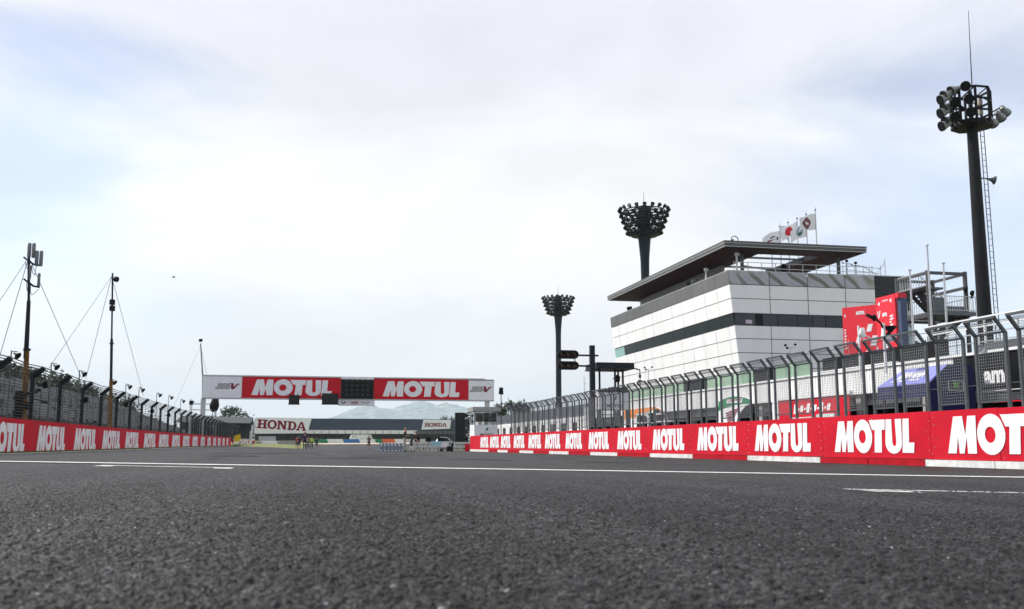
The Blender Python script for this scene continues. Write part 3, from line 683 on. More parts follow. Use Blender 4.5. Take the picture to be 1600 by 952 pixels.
for r in range(4):
    for c in range(5):
        o = mobj('signal_lamp', lme, lp, Vector((X2+.66+c*.595, GY-.2, zb+.38+r*.53))-org(lp)); h = mobj('lamp_hood', vme, o)
for x, bz in ((-10.2, .2), (gx(762.5), -.3)):
    mb = MB(); mb.box((x-.24, GY+.2, bz), (x+.24, GY+.8, zb-.08)); mb.build('column', GALVL, gn)
mb = MB(); pA, pB = gx(530), gx(584.74); mb.box((pA, GY-.12, 4.74), (pB, GY-.06, 5.38)); sg = mb.build('sponsor_strip', WHT, gn)
fr = MB()
for z in (4.74, 5.38): fr.bar((pA-.05, GY-.14, z), (pB+.05, GY-.14, z), .03)
fr.bar((pA-.03, GY-.14, 4.74), (pA-.03, GY-.14, 5.4), .03); fr.bar((pB+.03, GY-.14, 4.74), (pB+.03, GY-.14, 5.4), .03); fr.bar((pA+.95, GY-.14, 4.78), (pA+1.15, GY-.14, 5.33), .025); fr.build('strip_frame', BLKP, gn)
def swoosh(o, u, v, w, h, parent, col, col2=None):     # racing-series mark: two slanted strokes and a dash
    a = polymesh('mark', [[[(0, 1), (.2, 1), (.42, .1), (.3, 0)]], [[(.42, .1), (.62, 1), (.8, 1), (.5, .05)]]], col)
    place('mark', a, o, u, v, w, h, parent, .008)
    c = polymesh('mark', [[[(.62, .45), (1, .55), (.96, .7), (.68, .62)]], [[(.6, .2), (.92, .28), (.9, .4), (.62, .34)]]], col2 or col)
    place('mark', c, o, u, v, w, h, parent, .012)
swoosh((pA+.25, GY-.12, 4.91), (1, 0, 0), (0, 0, 1), .62, .34, sg, BLKP, HRED)
redframe = polymesh('mark', [[[(0, 0), (1, 0), (1, 1), (0, 1)], [(.03, .14), (.97, .14), (.97, .86), (.03, .86)]]], HRED)
place('mark', redframe, (pA+1.25, GY-.12, 4.89), (1, 0, 0), (0, 0, 1), 1.0, .34, sg, .008)
olm = GLY['oil'].copy(); olm.materials.clear(); olm.materials.append(HRED); GLY['oilred'] = olm
place('lettering', olm, (pA+1.35, GY-.12, 4.98), (1, 0, 0), (0, 0, 1), .8, .16, sg, .008)
place('lettering', textmesh('GRAND PRIX', BLKP, .03), (pA+2.4, GY-.12, 5.08), (1, 0, 0), (0, 0, 1), 1.12, .13, sg, .008)
place('lettering', textmesh('OF JAPAN', BLKP, .03), (pA+2.4, GY-.12, 4.89), (1, 0, 0), (0, 0, 1), .85, .13, sg, .008)
for (x0, y0, x1, y1, lb) in ((451, 617.5, 468, 632, 'small black monitor hanging under the gantry below the left red banner'), (503, 615, 529, 632, 'large black monitor hanging under the gantry beside the lamp panel')):
    a = atY(x0, y1, GY-1.2); c = atY(x1, y0, GY-1.2); t = thing('hanging_monitor', lb, 'monitor', ((a.x+c.x)/2, GY-1.2, a.z))
    mb = MB(); mb.box((a.x, GY-1.2, a.z), (c.x, GY-.7, c.z)); mb.bar((a.x-.05, GY-1.22, a.z), (c.x+.05, GY-1.22, a.z), .08); mb.build('cabinet', BLK, t)
    mb = MB(); mb.box((a.x+.1, GY-1.22, a.z+.12), (c.x-.1, GY-1.205, c.z-.1)); mb.build('screen', LAMPG, t)
    mb = MB()
    for x in (a.x+.2, c.x-.2): mb.bar((x, GY-.9, c.z), (x, GY-.9, 5.97), .05); mb.bar((x, GY-.9, 5.93), (x, GY, 5.93), .05)
    mb.build('hanger', DSTEEL, t)
#SPLIT

# ------------------------------------------------------------------ control tower
ct = thing('control_tower', 'white leaning race control building with dark window band and wide flat roof', 'building', (36, 80, 0))
CY0, CY1, CX1 = 65.85, 93.6, 41.66
def lx(z): return 30+(12.45-z)*.1013
def leaf(y0, y1, z0, z1, o0, o1, mb):      # slab on the leaning track-side face
    mb.hexa([(lx(z0)-o1, y0, z0), (lx(z0)-o0, y0, z0), (lx(z0)-o0, y1, z0), (lx(z0)-o1, y1, z0), (lx(z1)-o1, y0, z1), (lx(z1)-o0, y0, z1), (lx(z1)-o0, y1, z1), (lx(z1)-o1, y1, z1)])
core = MB(); core.hexa([(lx(3.8)+.16, CY0+.16, 3.8), (CX1-.02, CY0+.16, 3.8), (CX1-.02, CY1-.05, 3.8), (lx(3.8)+.16, CY1-.05, 3.8), (lx(12.6)+.16, CY0+.16, 12.6), (CX1-.02, CY0+.16, 12.6), (CX1-.02, CY1-.05, 12.6), (lx(12.6)+.16, CY1-.05, 12.6)])
core.build('core', M('joint_grey', (.2, .2, .2), .8), ct)
ROWS = [(11.8, 12.82, 1), (10.78, 11.8, 0), (9.72, 10.78, 0), (7.88, 8.84, 0), (6.87, 7.88, 0), (5.83, 6.87, 0), (4.8, 5.83, 0), (3.86, 4.8, 0)]
n = 12; dy = (CY1-CY0)/n; gp = .026
for ri, (z0, z1, grey) in enumerate(ROWS):
    off = dy*.45 if ri >= 3 else 0
    ys = [CY0]+[CY0+off+dy*k for k in range(0 if off else 1, n) if CY0+off+dy*k < CY1-.3]+[CY1]
    for a, c in zip(ys, ys[1:]):
        mb = MB(); j = random.uniform(-.006, .006)
        leaf(a+gp, c-gp, z0+gp, z1-gp, -.1, .0+j, mb)
        if grey:
            k = int((c-a)/.16)
            for i in range(k): y = a+(c-a)*(i+.5)/k; leaf(y-.03, y+.03, z0+.03, z1-.03, j, .025+j, mb)
        mb.build('cladding_panel', GREYM if grey else CLAD, ct)
xj = [None, 33.18, 36.19, 39.22, CX1]
WAVE = nodes_mat('rippled_metal', lambda t, b: None)
def wavem(t, b):
    nn = t.nodes.new; geo = nn('ShaderNodeNewGeometry'); w = nn('ShaderNodeTexWave'); w.wave_type = 'BANDS'; w.bands_direction = 'DIAGONAL'; w.inputs['Scale'].default_value = .42; w.inputs['Distortion'].default_value = 9; w.inputs['Detail'].default_value = 2; w.inputs['Detail Scale'].default_value = .6
    t.links.new(geo.outputs['Position'], w.inputs['Vector']); bp = nn('ShaderNodeBump'); bp.inputs['Strength'].default_value = .5; bp.inputs['Distance'].default_value = .25
    t.links.new(w.outputs['Fac'], bp.inputs['Height']); t.links.new(bp.outputs[0], b.inputs['Normal'])
    b.inputs['Base Color'].default_value = (.34, .34, .35, 1); b.inputs['Metallic'].default_value = .45; b.inputs['Roughness'].default_value = .3
wavem(WAVE.node_tree, WAVE.node_tree.nodes['Principled BSDF'])
for z0, z1, grey in ROWS:
    for i in range(4):
        mb = MB(); a0 = lx(z0)+.012 if i == 0 else xj[i]+gp; a1 = lx(z1)+.012 if i == 0 else xj[i]+gp; c = xj[i+1]-gp
        mb.hexa([(a0, CY0, z0+gp), (c, CY0, z0+gp), (c, CY0+.1, z0+gp), (a0+.1, CY0+.1, z0+gp), (a1, CY0, z1-gp), (c, CY0, z1-gp), (c, CY0+.1, z1-gp), (a1+.1, CY0+.1, z1-gp)])
        mb.build('cladding_panel', WAVE if grey else CLAD, ct)
mull = [CY0+.12, 68.1, 70.53, 73.0, 75.3, 77.68, 80.13, 82.5, 87.15, 90.6, CY1-.05]
for i, (a, c) in enumerate(zip(mull, mull[1:])):
    mb = MB(); leaf(a+.03, c-.03, 8.86, 9.70, -.14, -.06, mb); mb.build('window_pane', CGLASS if i == 9 else DGLASS, ct)
SGLASS = glass('slate_window_glass', (.028, .038, .046), spec=.25); SGLASS2 = glass('violet_slate_glass', (.045, .045, .06), spec=.25)
for x0, x1 in ((30.45, 32.0), (32.06, 32.55), (32.6, 33.7), (33.75, 35.3), (35.35, 36.5), (36.55, 37.5), (37.55, 38.9), (38.95, 39.4), (39.45, CX1-.06)):
    mb = MB(); mb.box((x0, CY0+.06, 8.86), (x1, CY0+.14, 9.70)); mb.build('window_pane', DGLASS if x0 in (32.06, 38.95) else (SGLASS if int(x0*7) % 3 else SGLASS2), ct)
mb = MB(); mb.box((31.25, CY0+.03, 8.98), (31.75, CY0+.055, 9.25)); mb.build('notice', M('pale_pink_paper', (.6, .5, .58), .6), ct)
mb = MB(); mb.box((lx(12.82), CY0+.02, 12.79), (CX1, CY0+.5, 12.84)); mb.hexa([(lx(12.8)+.02, CY0+.5, 12.79), (lx(12.8)+.5, CY0+.5, 12.79), (lx(12.8)+.5, CY1, 12.79), (lx(12.8)+.02, CY1, 12.79), (lx(12.8)+.02, CY0+.5, 12.84), (lx(12.8)+.5, CY0+.5, 12.84), (lx(12.8)+.5, CY1, 12.84), (lx(12.8)+.02, CY1, 12.84)]); mb.build('coping', GALVL, ct)
# roof ring with louvred fascia
RXa = 29.4; q0 = atX(1132.6, 375.4, RXa); RY0 = q0.y; RZ1 = q0.z; RZ0 = RZ1-.46; RX1 = atY(1352.5, 385, RY0).x; RY1 = 92.5
hx0, hx1, hy0, hy1 = 33.0, 37.9, RY0+2.2, 86.0
mb = MB()
for a, c in (((RXa, RY0), (hx0, RY1)), ((hx0, RY0), (RX1, hy0)), ((hx1, hy0), (RX1, RY1)), ((hx0, hy1), (hx1, RY1))):
    mb.box((a[0], a[1], RZ0+.03), (c[0], c[1], RZ1-.02))
roof = mb.build('roof', DSTEEL, ct)
mb = MB()
for a, c in (((RXa+.05, RY0+.05), (hx0, RY1-.05)), ((hx0, RY0+.05), (RX1-.05, hy0)), ((hx1, hy0), (RX1-.05, RY1-.05)), ((hx0, hy1), (hx1, RY1-.05))):
    mb.box((a[0], a[1], RZ0), (c[0], c[1], RZ0+.028))
mb.build('soffit', UNDER, roof)
for i in range(4):
    z0 = RZ0+.005+i*.12
    mb = MB(); mb.box((RXa-.05-.015*i, RY0-.05-.015*i, z0), (RXa-.005, RY1, z0+.075)); mb.box((RXa-.005, RY0-.05-.015*i, z0), (RX1+.05, RY0-.005, z0+.075)); mb.box((RX1+.005, RY0-.004, z0), (RX1+.05, RY1, z0+.075)); mb.build('fascia_louvre', M('louvre_dark', (.15, .15, .15), .55, var=.2) if i % 2 else LOUV, roof)
mb = MB(); mb.box((32.2, 72, 12.6), (32.5, RY1-1.5, RZ0-.003)); mb.box((32.5, 72, 12.6), (37.6, 72.2, 13.6)); mb.box((32.5, 84, 12.6), (37.6, 84.3, 13.6))
for i in range(12): z = 12.7+i*.14; mb.box((32.15, 72, z), (32.2, RY1-1.5, z+.06))
mb.build('penthouse_wall', LOUV, ct)
for x, y in ((31.6, RY0+2), (39.4, RY0+2), (39.6, 78), (39.6, 88)):
    mb = MB(); mb.cyl((x, y, 12.6), (x, y, RZ0-.002), .14, n=10); mb.build('roof_column', GALV, ct)
for a, c, w_ in [((hx0, y, RZ0+.2), (hx1, y, RZ0+.2), .14) for y in (69.5, 73.5, 78)]+[((hx0, 70, 14.0), (hx1, 74, RZ0+.1), .1), ((hx0, 70.2, 13.6), (hx1-1, 70.2, 13.6), .1)]:
    mb = MB(); mb.bar(a, c, w_); mb.build('roof_beam', GALV, ct)
mb = MB(); 
for z in (13.1, 13.5): mb.bar((30.6, CY0+.3, z), (CX1-.2, CY0+.3, z), .04)
for x in lin(30.6, CX1-.2, 10): mb.bar((x, CY0+.3, 12.8), (x, CY0+.3, 13.5), .04)
mb.build('parapet_rail', GALVL, ct)
# things on the tower
def campost(px, py, Y, zb, lb):
    p = atY(px, py, Y); t = thing('camera_post', lb, 'camera', (p.x, Y, zb))
    mb = MB(); mb.cyl((p.x, Y, zb), (p.x, Y, p.z), .07, n=10); mb.build('post', WHTP, t)
    mb = MB(); mb.lathe((p.x, Y, p.z), [(.1, 0), (.16, .05), (.16, .22), (.1, .26)], 10); mb.cyl((p.x, Y, p.z+.1), (p.x+.22, Y-.1, p.z+.1), .07, n=8); mb.build('camera_head', WHTP, t)
campost(1151, 400, CY0+.5, 12.84, 'taller white camera post on the tower parapet at its near corner')
q = atX(1103, 424, lx(12.8)+.35); campost(1103, 424, q.y, 12.84, 'shorter white camera post farther back along the tower parapet')
for px, py, lb in ((1085, 430, 'grey flat searchlight lying on the tower parapet'), (1075, 436, 'small dark lamp on the tower parapet'), (983, 478, 'black loudspeaker under the far tip of the tower roof')):
    p = atX(px, py, lx(12.8)+.3); t = thing('parapet_lamp', lb, 'lamp', (p.x, p.y, 12.84)); mb = MB(); s_ = .45 if px != 1075 else .25
    mb.lathe((p.x-s_/2, p.y, 13.05), [(.1, 0), (.18, .05), (.2, s_), (.1, s_+.05)], 10, (1, -.3, .15)); mb.bar((p.x, p.y, 12.84), (p.x, p.y, 13.0), .06); mb.build('housing', BLK if px != 1085 else GALV, t, smooth=True)
p = atY(1224, 409, CY0+.8); t = thing('roof_camera', 'black draped camera behind the tower rail under the roof opening', 'camera', (p.x, p.y, 12.84)); mb = MB(); mb.lathe((p.x, p.y, 12.84), [(.22, 0), (.26, .4), (.2, .65), (.1, .75)], 9); mb.build('cover', BLK, t, smooth=True)
for px, py, lb in ((1323, 410, 'wind vane and sensor cluster on the tower parapet, nearer the roof'), (1337, 413, 'thin sensor stalk at the right end of the tower parapet')):
    p = atY(px, py, CY0+.4); t = thing('weather_sensor', lb, 'weather sensor', (p.x, p.y, 12.84)); mb = MB(); mb.cyl((p.x, p.y, 12.84), (p.x, p.y, p.z+.1), .025, n=6); mb.bar((p.x-.35, p.y, p.z-.1), (p.x+.35, p.y, p.z-.1), .03); mb.lathe((p.x, p.y, p.z), [(.05, 0), (.13, .06), (.1, .16), (.03, .2)], 8); mb.lathe((p.x-.33, p.y, p.z-.1), [(.04, 0), (.08, .04), (.03, .1)], 8); mb.build('sensor', BLK, t)
p = atY(1148, 376, RY0+1); t = thing('roof_searchlight', 'small wire framed lamp on top of the tower roof', 'lamp', (p.x, p.y, RZ1)); mb = MB()
for k in range(8): a = k*pi/4; mb.bar((p.x+.28*cos(a), p.y, RZ1+.28+.28*sin(a)), (p.x+.28*cos(a+pi/4), p.y, RZ1+.28+.28*sin(a+pi/4)), .05)
mb.bar((p.x-.5, p.y, RZ1), (p.x-.1, p.y, RZ1+.3), .1); mb.build('frame', DSTEEL, t)
# wing behind
wg = thing('tower_wing', 'dark louvred block joined to the right side of the white tower', 'building', (45, 71, 4))
wx1 = atY(1419, 450, 70).x
mb = MB(); mb.box((CX1+.02, 69.6, 10.9), (wx1, 78, 13.5))
for i in range(14): mb.box((CX1+.02, 69.55, 11.0+i*.18), (wx1, 69.6, 11.1+i*.18))
mb.build('louvre_wall', M('blue_black_louvre', (.025, .032, .042), .55), wg)
mb = MB(); mb.box((CX1+.02, 69.7, 9.6), (wx1-.02, 78, 10.9)); mb.build('grey_band', GREYM, wg)
mb = MB(); mb.box((CX1+.02, 69.75, 7.2), (wx1-.04, 78, 9.6)); mb.build('window', glass('sky_window_glass', (.4, .52, .6)), wg)
mb = MB(); mb.box((CX1+.02, 69.7, 3.8), (wx1-.02, 78, 7.2)); mb.build('lower_wall', DSTEEL, wg)
mb = MB(); mb.box((CX1+.02, 69.5, 13.5), (wx1+.05, 78, 13.58)); mb.build('coping', GALVL, wg)
mb = MB()
for z in (14.0, 14.4): mb.bar((CX1+.2, 70, z), (CX1+3.2, 70, z-.2), .05)
for x in lin(CX1+.2, CX1+3.2, 4): mb.bar((x, 70, 13.5), (x, 70, 14.4), .05)
mb.bar((CX1+1.6, 70, 14.35), (CX1+3, 70, 13.6), .06); mb.bar((CX1+3.6, 70, 13.5), (CX1+3.6, 70, 15.0), .05); mb.bar((CX1+2.9, 70, 13.9), (CX1+3.6, 70, 14.7), .05); mb.build('roof_rail', GALVL, wg)
t = thing('satellite_dish', 'pale dish antenna seen edge on beside the dark tower wing', 'antenna', (wx1, 69, 9)); c = atY(1417, 501, 68.5); mb = MB(); mb.lathe(c, [(.05, 0), (.5, .1), (.75, .3), (.72, .3), (.45, .14), (.05, .05)], 14, (.75, -.6, .1)); mb.bar(c, c+Vector((-.2, 1.3, -.3)), .08); mb.build('dish', ALU, t)

# ------------------------------------------------------------------ flags
fpx = [(1273.4, 320), (1259, 327), (1245, 333.5), (1231, 340), (1218, 346.5), (1204.5, 358)]
FXP = atY(1273.4, 320, 70).x
flabel = ['white flag with a red and black shield emblem on the nearest roof flagpole', 'drooping white flag with a blue globe emblem on the second roof flagpole', 'white flag with a large red disc on the tower roof', 'plain white flag between the red disc flag and the smaller marked flags', 'white flag with a small black and red swoosh on the tower roof', 'white flag with small dark letters, farthest of the roof flags']
for i, ((px, py), lb) in enumerate(zip(fpx, flabel)):
    p = atX(px, py, FXP); Yp = p.y
    t = thing('flagpole', 'steel flagpole for the '+lb.split(' on the')[0].split(', far')[0].split(' between')[0], 'flagpole', (p.x, Yp, RZ1), 'flagpoles on the tower roof')
    mb = MB(); mb.cyl((p.x, Yp, RZ1-.02), (p.x, Yp, p.z-.4), .06, .045, 8); mb.cyl((p.x, Yp, p.z-.4), (p.x, Yp, p.z), .03, .004, 6); mb.build('pole', GALVL, t)
    mb = MB(); mb.lathe((p.x, Yp, p.z-.5), [(.02, 0), (.07, .05), (.07, .1), (.02, .15)], 8); mb.build('finial', DSTEEL, t)
    H_ = [1.3, 1.2, 1.25, 1.2, 1.3, 1.2][i]; Wd = [1.75, 1.7, 1.7, 1.0, 2.0, 1.5][i]; dr = [.55, 1.0, .75, .15, .85, .9][i]; zt_ = p.z-.75-(.3 if i == 1 else 0)
    def ff(u, v, o=0): 
        return Vector((p.x-.05-u*Wd*.93, Yp+.16*sin(u*6+i)*u+o-u*.5, zt_-v*H_*(1-.25*u)-dr*u*(.6+.4*u)+.05*sin(u*7+v*2+i)))
    fl = thing('flag', lb, 'flag', (p.x, Yp, zt_), 'flags on the tower roof'); mb = MB(); nu, nv = 14, 8
    mb.add([ff(u/nu, v/nv) for v in range(nv+1) for u in range(nu+1)], [(v*(nu+1)+u, v*(nu+1)+u+1, (v+1)*(nu+1)+u+1, (v+1)*(nu+1)+u) for v in range(nv) for u in range(nu)])
    mb.build('cloth', M('flag_cloth', (.8, .8, .84), .8, var=.06) if i != 3 else M('flag_cloth_grey', (.62, .64, .68), .8), fl, smooth=True, fixn=False)
    def emblem(poly, m, o):
        mb = MB(); c = (sum(a for a, _ in poly)/len(poly), sum(b for _, b in poly)/len(poly)); pts = [ff(c[0], c[1], o)]+[ff(u, v, o) for u, v in poly]; k = len(poly)
        mb.add(pts, [(0, 1+j, 1+(j+1) % k) for j in range(k)]); mb.build('emblem', m, fl, fixn=False)
    if i == 0:
        emblem(ell(.57, .52, .3, .44, 18, p=1.35), BLKP, -.03); emblem(ell(.57, .5, .25, .36, 18, p=1.4), DRED, -.045)
        emblem([(.42, .55), (.5, .42), (.58, .5), (.66, .36), (.72, .38), (.6, .66), (.54, .58), (.46, .66)], WHT, -.06)
    if i == 2: emblem(ell(.55, .5, .24, .36, 20), M('flag_red', (.55, .01, .02), .7), -.03)
    if i == 1:
        emblem(ell(.45, .45, .26, .4, 18), M('globe_blue', (.25, .38, .45), .7), -.03); emblem([(.25, .6), (.45, .5), (.68, .62), (.5, .8)], M('deep_teal', (.03, .1, .13), .7), -.045); emblem([(.35, .35), (.5, .25), (.58, .4), (.44, .46)], WHT, -.045)
    if i == 4:
        emblem([(.28, .3), (.5, .36), (.52, .46), (.3, .4)], BLKP, -.03); emblem([(.2, .55), (.6, .5), (.85, .62), (.84, .7), (.5, .62)], DRED, -.03); emblem([(.1, .4), (.2, .42), (.16, .66), (.1, .64)], BLKP, -.03)
    if i == 5:
        for k in range(4): emblem([(.2+k*.17, .5), (.3+k*.17, .48), (.32+k*.17, .72), (.24+k*.17, .74)], M('ink_blue', (.1, .12, .2), .7), -.03)

# ------------------------------------------------------------------ floodlight towers
def lamp_mesh():
    mb = MB(); mb.lathe((0, 0, 0), [(.12, -.2), (.2, -.05), (.27, .2), (.29, .27), (.27, .27), (.24, .23)], 10, (0, -1, 0)); return mb.mesh('lamp', BLK)
LM = lamp_mesh()
def floodtower():
    t = thing('floodlight_tower', '', 'floodlight', (0, 0, 0))
    mb = MB(); mb.lathe((0, 0, 0), [(.62, 0), (.56, 23), (.6, 25), (.8, 27.4), (.92, 28.3), (.92, 29), (.8, 31), (.78, 32.0), (.5, 32.4)], 16); mb.build('trunk', TOWERM, t, smooth=True)
    tiers = [(28.55, 2.2), (29.35, 2.5), (30.15, 2.8), (30.95, 3.05), (31.7, 3.25)]
    fr = MB()
    for z, r in tiers:
        for k in range(16):
            a, b = 2*pi*k/16, 2*pi*(k+1)/16; fr.bar((r*.86*cos(a), r*.86*sin(a), z), (r*.86*cos(b), r*.86*sin(b), z), .12, .14)
            if k % 2 == 0: fr.bar((.6*cos(a), .6*sin(a), z-.1), (r*.86*cos(a), r*.86*sin(a), z), .09)
            fr.bar((1.55*cos(a), 1.55*sin(a), z-.05), (1.55*cos(b), 1.55*sin(b), z-.05), .3, .05)
    for k in range(8):
        a = 2*pi*k/8; fr.bar((.6*cos(a), .6*sin(a), 32.2), (2.75*cos(a), 2.75*sin(a), 31.5), .13); fr.bar((1.7*cos(a), 1.7*sin(a), 28.3), (2.8*cos(a), 2.8*sin(a), 31.8), .1)
    fr.cyl((0, 0, 28.2), (0, 0, 28.5), 1.8, 2.0, 16); fr.build('cage', TOWERM, t)
    mb = MB(); mb.cyl((0, 0, 32.3), (0, 0, 34.4), .05, .02, 6); mb.build('lightning_rod', GALV, t)
    for j, (z, r) in enumerate(tiers):
        for k in range(20):
            a = 2*pi*(k+.5*(j % 2))/20; o = mobj('lamp', LM, t, (r*cos(a), r*sin(a), z+.1)); o.rotation_euler = (radians(-28), 0, a+pi/2)
    return t
f1 = floodtower(); p = atY(1006, 322, 125); f2 = copy_tree(f1)
tag(f1, 'larger of the two ringed floodlight towers, rising behind the white tower roof', group='ringed floodlight towers'); f1.location = (p.x, 125, p.z-32.4)
p = atY(872, 462, 200); tag(f2, 'smaller ringed floodlight tower behind the traffic signal', group='ringed floodlight towers'); f2.location = (p.x, 200, p.z-32.4)

MYP = 40.0; MXP = 30.85
t = thing('floodlight_mast', 'tall black floodlight mast with a cage of white backed lamps at the right edge', 'floodlight', (MXP, MYP, 0))
zP = atY(1524, 197, MYP).z
mb = MB(); mb.cyl((MXP, MYP, 0), (MXP, MYP, zP), .37, .24, 16); 
for i in range(9): mb.box((MXP-.33, MYP-.40+.012*i, 4.5+i*1.25), (MXP-.27, MYP-.3, 4.56+i*1.25))
mb.build('trunk', M('mast_black', (.012, .012, .014), .45, spec=.15, var=.2, scale=1), t, smooth=True)
mb = MB(); mb.cyl((MXP, MYP, zP-.1), (MXP, MYP, zP+.12), .95, .92, 8)
R_ = .9; oc = [(MXP+R_*cos(pi/8+k*pi/4), MYP+R_*sin(pi/8+k*pi/4)) for k in range(8)]
for k in range(8):
    a, b = oc[k], oc[(k+1) % 8]
    mb.bar((*a, zP), (*a, zP+1.65), .09)
    for z in (.55, 1.1, 1.65): mb.bar((*a, zP+z), (*b, zP+z), .08)
    mb.bar((*a, zP+1.1), (*b, zP+1.65), .05)
mb.cyl((MXP, MYP, zP), (MXP, MYP, zP+1.7), .1, n=8); mb.build('cage', BLK, t)
for z in (.35, .8, 1.25): mb = MB(); mb.box((MXP+.55, MYP+.1, zP+z-.13), (MXP+.75, MYP+.3, zP+z+.15)); mb.build('control_gear', M('gear_box_tan', (.4, .36, .3), .6), t)
pr0 = atY(1519, 140, MYP); pr1 = atY(1513, 17, MYP); mb = MB(); mb.cyl(pr0, pr1, .03, .012, 6); mb.build('lightning_rod', DSTEEL, t)
mb = MB()
for s in (0, .2): mb.bar((MXP+.32+s, MYP-.3, 3.9), (MXP+.19+s, MYP-.3, zP), .03)
for i in range(40): z = 4+i*.29; x = MXP+.32-.13*(z-3.9)/(zP-3.9); mb.bar((x, MYP-.3, z), (x+.2, MYP-.3, z), .022)
mb.build('ladder', GALV, t)
dl = MB(); dl.lathe((0, 0, 0), [(.07, -.42), (.12, -.4), (.15, -.22), (.21, -.08), (.235, .0), (.235, .08), (.22, .08)], 18, (0, -1, 0)); DL = dl.mesh('lamp', LAMPH, smooth=True)
gl_ = MB(); gl_.lathe((0, 0, 0), [(.238, .05), (.24, .11), (.22, .11), (.21, .095)], 18, (0, -1, 0)); DG = gl_.mesh('lamp_glass', BLK)
for px, py, side in [(1507.5, 135, 0), (1487, 142, 1), (1476, 149, 1), (1471, 156, 1), (1491, 161, 0), (1513, 155, 0), (1476, 169, 1), (1471, 177, 1), (1491, 183, 0), (1516, 175, 0), (1478, 190, 1), (1473, 197, 1), (1571, 176, 2), (1564, 184, 2), (1552, 193, 2)]:
    c = atY(px, py, MYP-(.75 if side == 0 else .25)); ax = [(-.25, -.9, -.3), (-.93, .12, -.36), (.82, .35, -.5)][side]
    o = mobj('lamp', DL, t, c-Vector(t.location)); o.rotation_euler = Vector(ax).to_track_quat('-Y', 'Z').to_euler(); mobj('lamp_glass', DG, o)
    q = MB(); a = c-Vector(ax).normalized()*.4; d = Vector((MXP-c.x, MYP-c.y, 0)); e = Vector((MXP, MYP, c.z-.1))-d.normalized()*.85; q.bar(a, e, .05); q.build('lamp_bracket', BLK, t)
p = atY(1547, 281, MYP); h = thing('mast_horn', 'grey horn loudspeaker sticking out from the tall floodlight mast', 'loudspeaker', (MXP+.4, MYP, p.z)); mb = MB(); mb.lathe(p-Vector((.2, 0, -.04)), [(.04, 0), (.06, .15), (.12, .3), (.2, .38), (.21, .4), (.1, .3)], 12, (.95, -.2, -.2)); mb.bar((MXP+.3, MYP, p.z+.05), p-Vector((.15, 0, -.04)), .05); mb.build('horn', GALV, h, smooth=True)

# ------------------------------------------------------------------ stair tower and bare flagpoles
SY = 48.0
sB = atY(1449, 424, SY); sC = atY(1507, 425, SY); ZT = sB.z
def onz(px, py, z): d = ray(px, py); return Vector((0, 0, CH))+d*((z-CH)/d.z)
SY2 = SY+2.9
t = thing('stair_tower', 'open steel stair tower with railed landings against the sky', 'stairs', ((sB.x+sC.x)/2, SY, 3.9))
mb = MB(); Xb, Xc = sB.x, sC.x
for x in (Xb, Xc):
    for y in (SY, SY2): mb.bar((x, y, 3.9), (x, y, ZT+.05), .17)
for z in (ZT-.08,):
    mb.bar((Xb, SY, z), (Xc, SY, z), .14, .16); mb.bar((Xb, SY2, z), (Xc, SY2, z), .12, .14)
    for x in (Xb, Xc): mb.bar((x, SY, z), (x, SY2, z), .12, .14)
for z in (7.35, 8.95):
    for x in (Xb, Xc): mb.bar((x, SY, z), (x, SY2, z), .1, .16)
mb.bar((Xb, SY2, 7.35), (Xc, SY2, 7.35), .1, .16); mb.build('frame', M('stair_steel', (.09, .09, .095), .5, metal=.4, var=.2), t)
def px(x, y, Y=SY): return atY(x, y, Y)
la, lb_ = px(1454, 487), px(1520, 487)
mb = MB(); mb.box((la.x, SY-.3, la.z-.2), (lb_.x, SY2-.6, la.z)); mb.box((Xb-.05, SY+.1, 8.85), (Xb+1.0, SY2+.2, 8.95)); mb.build('landing', GALV, t)
mb = MB()
def flight(a, b, y0, y1, n=9):
    for k in range(n):
        x = a[0]+(b[0]-a[0])*k/n; z = a[1]+(b[1]-a[1])*k/n; mb.box((x, y0, z-.03), (x+(b[0]-a[0])/n*.9, y1, z+.02))
    for y in (y0-.02, y1+.02): mb.bar((a[0], y, a[1]), (b[0], y, b[1]), .06, .24)
flight((Xb+.02, 8.9), (Xb+1.0, la.z-.1), SY+.2, SY+1.1); flight((Xb+.3, 8.95), (Xb+1.7, la.z), SY+1.3, SY+2.2); flight((Xb+.6, 6.1), (Xb+2.2, la.z-.25), SY+.1, SY+1.0); flight((Xb+2.3, 5.0), (Xb+.5, 6.1), SY+1.3, SY+2.2)
mb.build('stair_flight', M('stair_dark', (.04, .04, .042), .6), t)
mb = MB()
def rail(a, b, h=.85, n=9):
    a = Vector(a); b = Vector(b)
    for zz in (h, .08): mb.bar(a+Vector((0, 0, zz)), b+Vector((0, 0, zz)), .04)
    for k in range(n+1): q = a+(b-a)*(k/n); mb.bar(q, q+Vector((0, 0, h)), .022)
rail((Xb-.02, SY+.1, 8.97), (Xb-.02, SY2+.15, 8.97), n=12); rail((Xb, SY2+.15, 8.97), (Xb+1, SY2+.15, 8.97), n=8); rail((Xb+.3, SY+1.25, 8.97), (Xb+1.9, SY+1.25, la.z), n=10)
rail((la.x, SY-.28, la.z), (lb_.x, SY-.28, la.z), n=18); rail((lb_.x, SY-.28, la.z), (lb_.x, SY2-.6, la.z), n=10); rail((la.x, SY2-.6, la.z), (lb_.x, SY2-.6, la.z), n=18)
mb.build('railing', GALVL, t)
mb = MB(); mb.box((la.x-.05, SY-.34, la.z), (la.x+.75, SY-.3, la.z+.75)); a = px(1497, 474); mb.box((a.x-.6, SY+.1, la.z), (a.x+.6, SY+.4, la.z+.35)); mb.build('kick_panel', GALV, t)
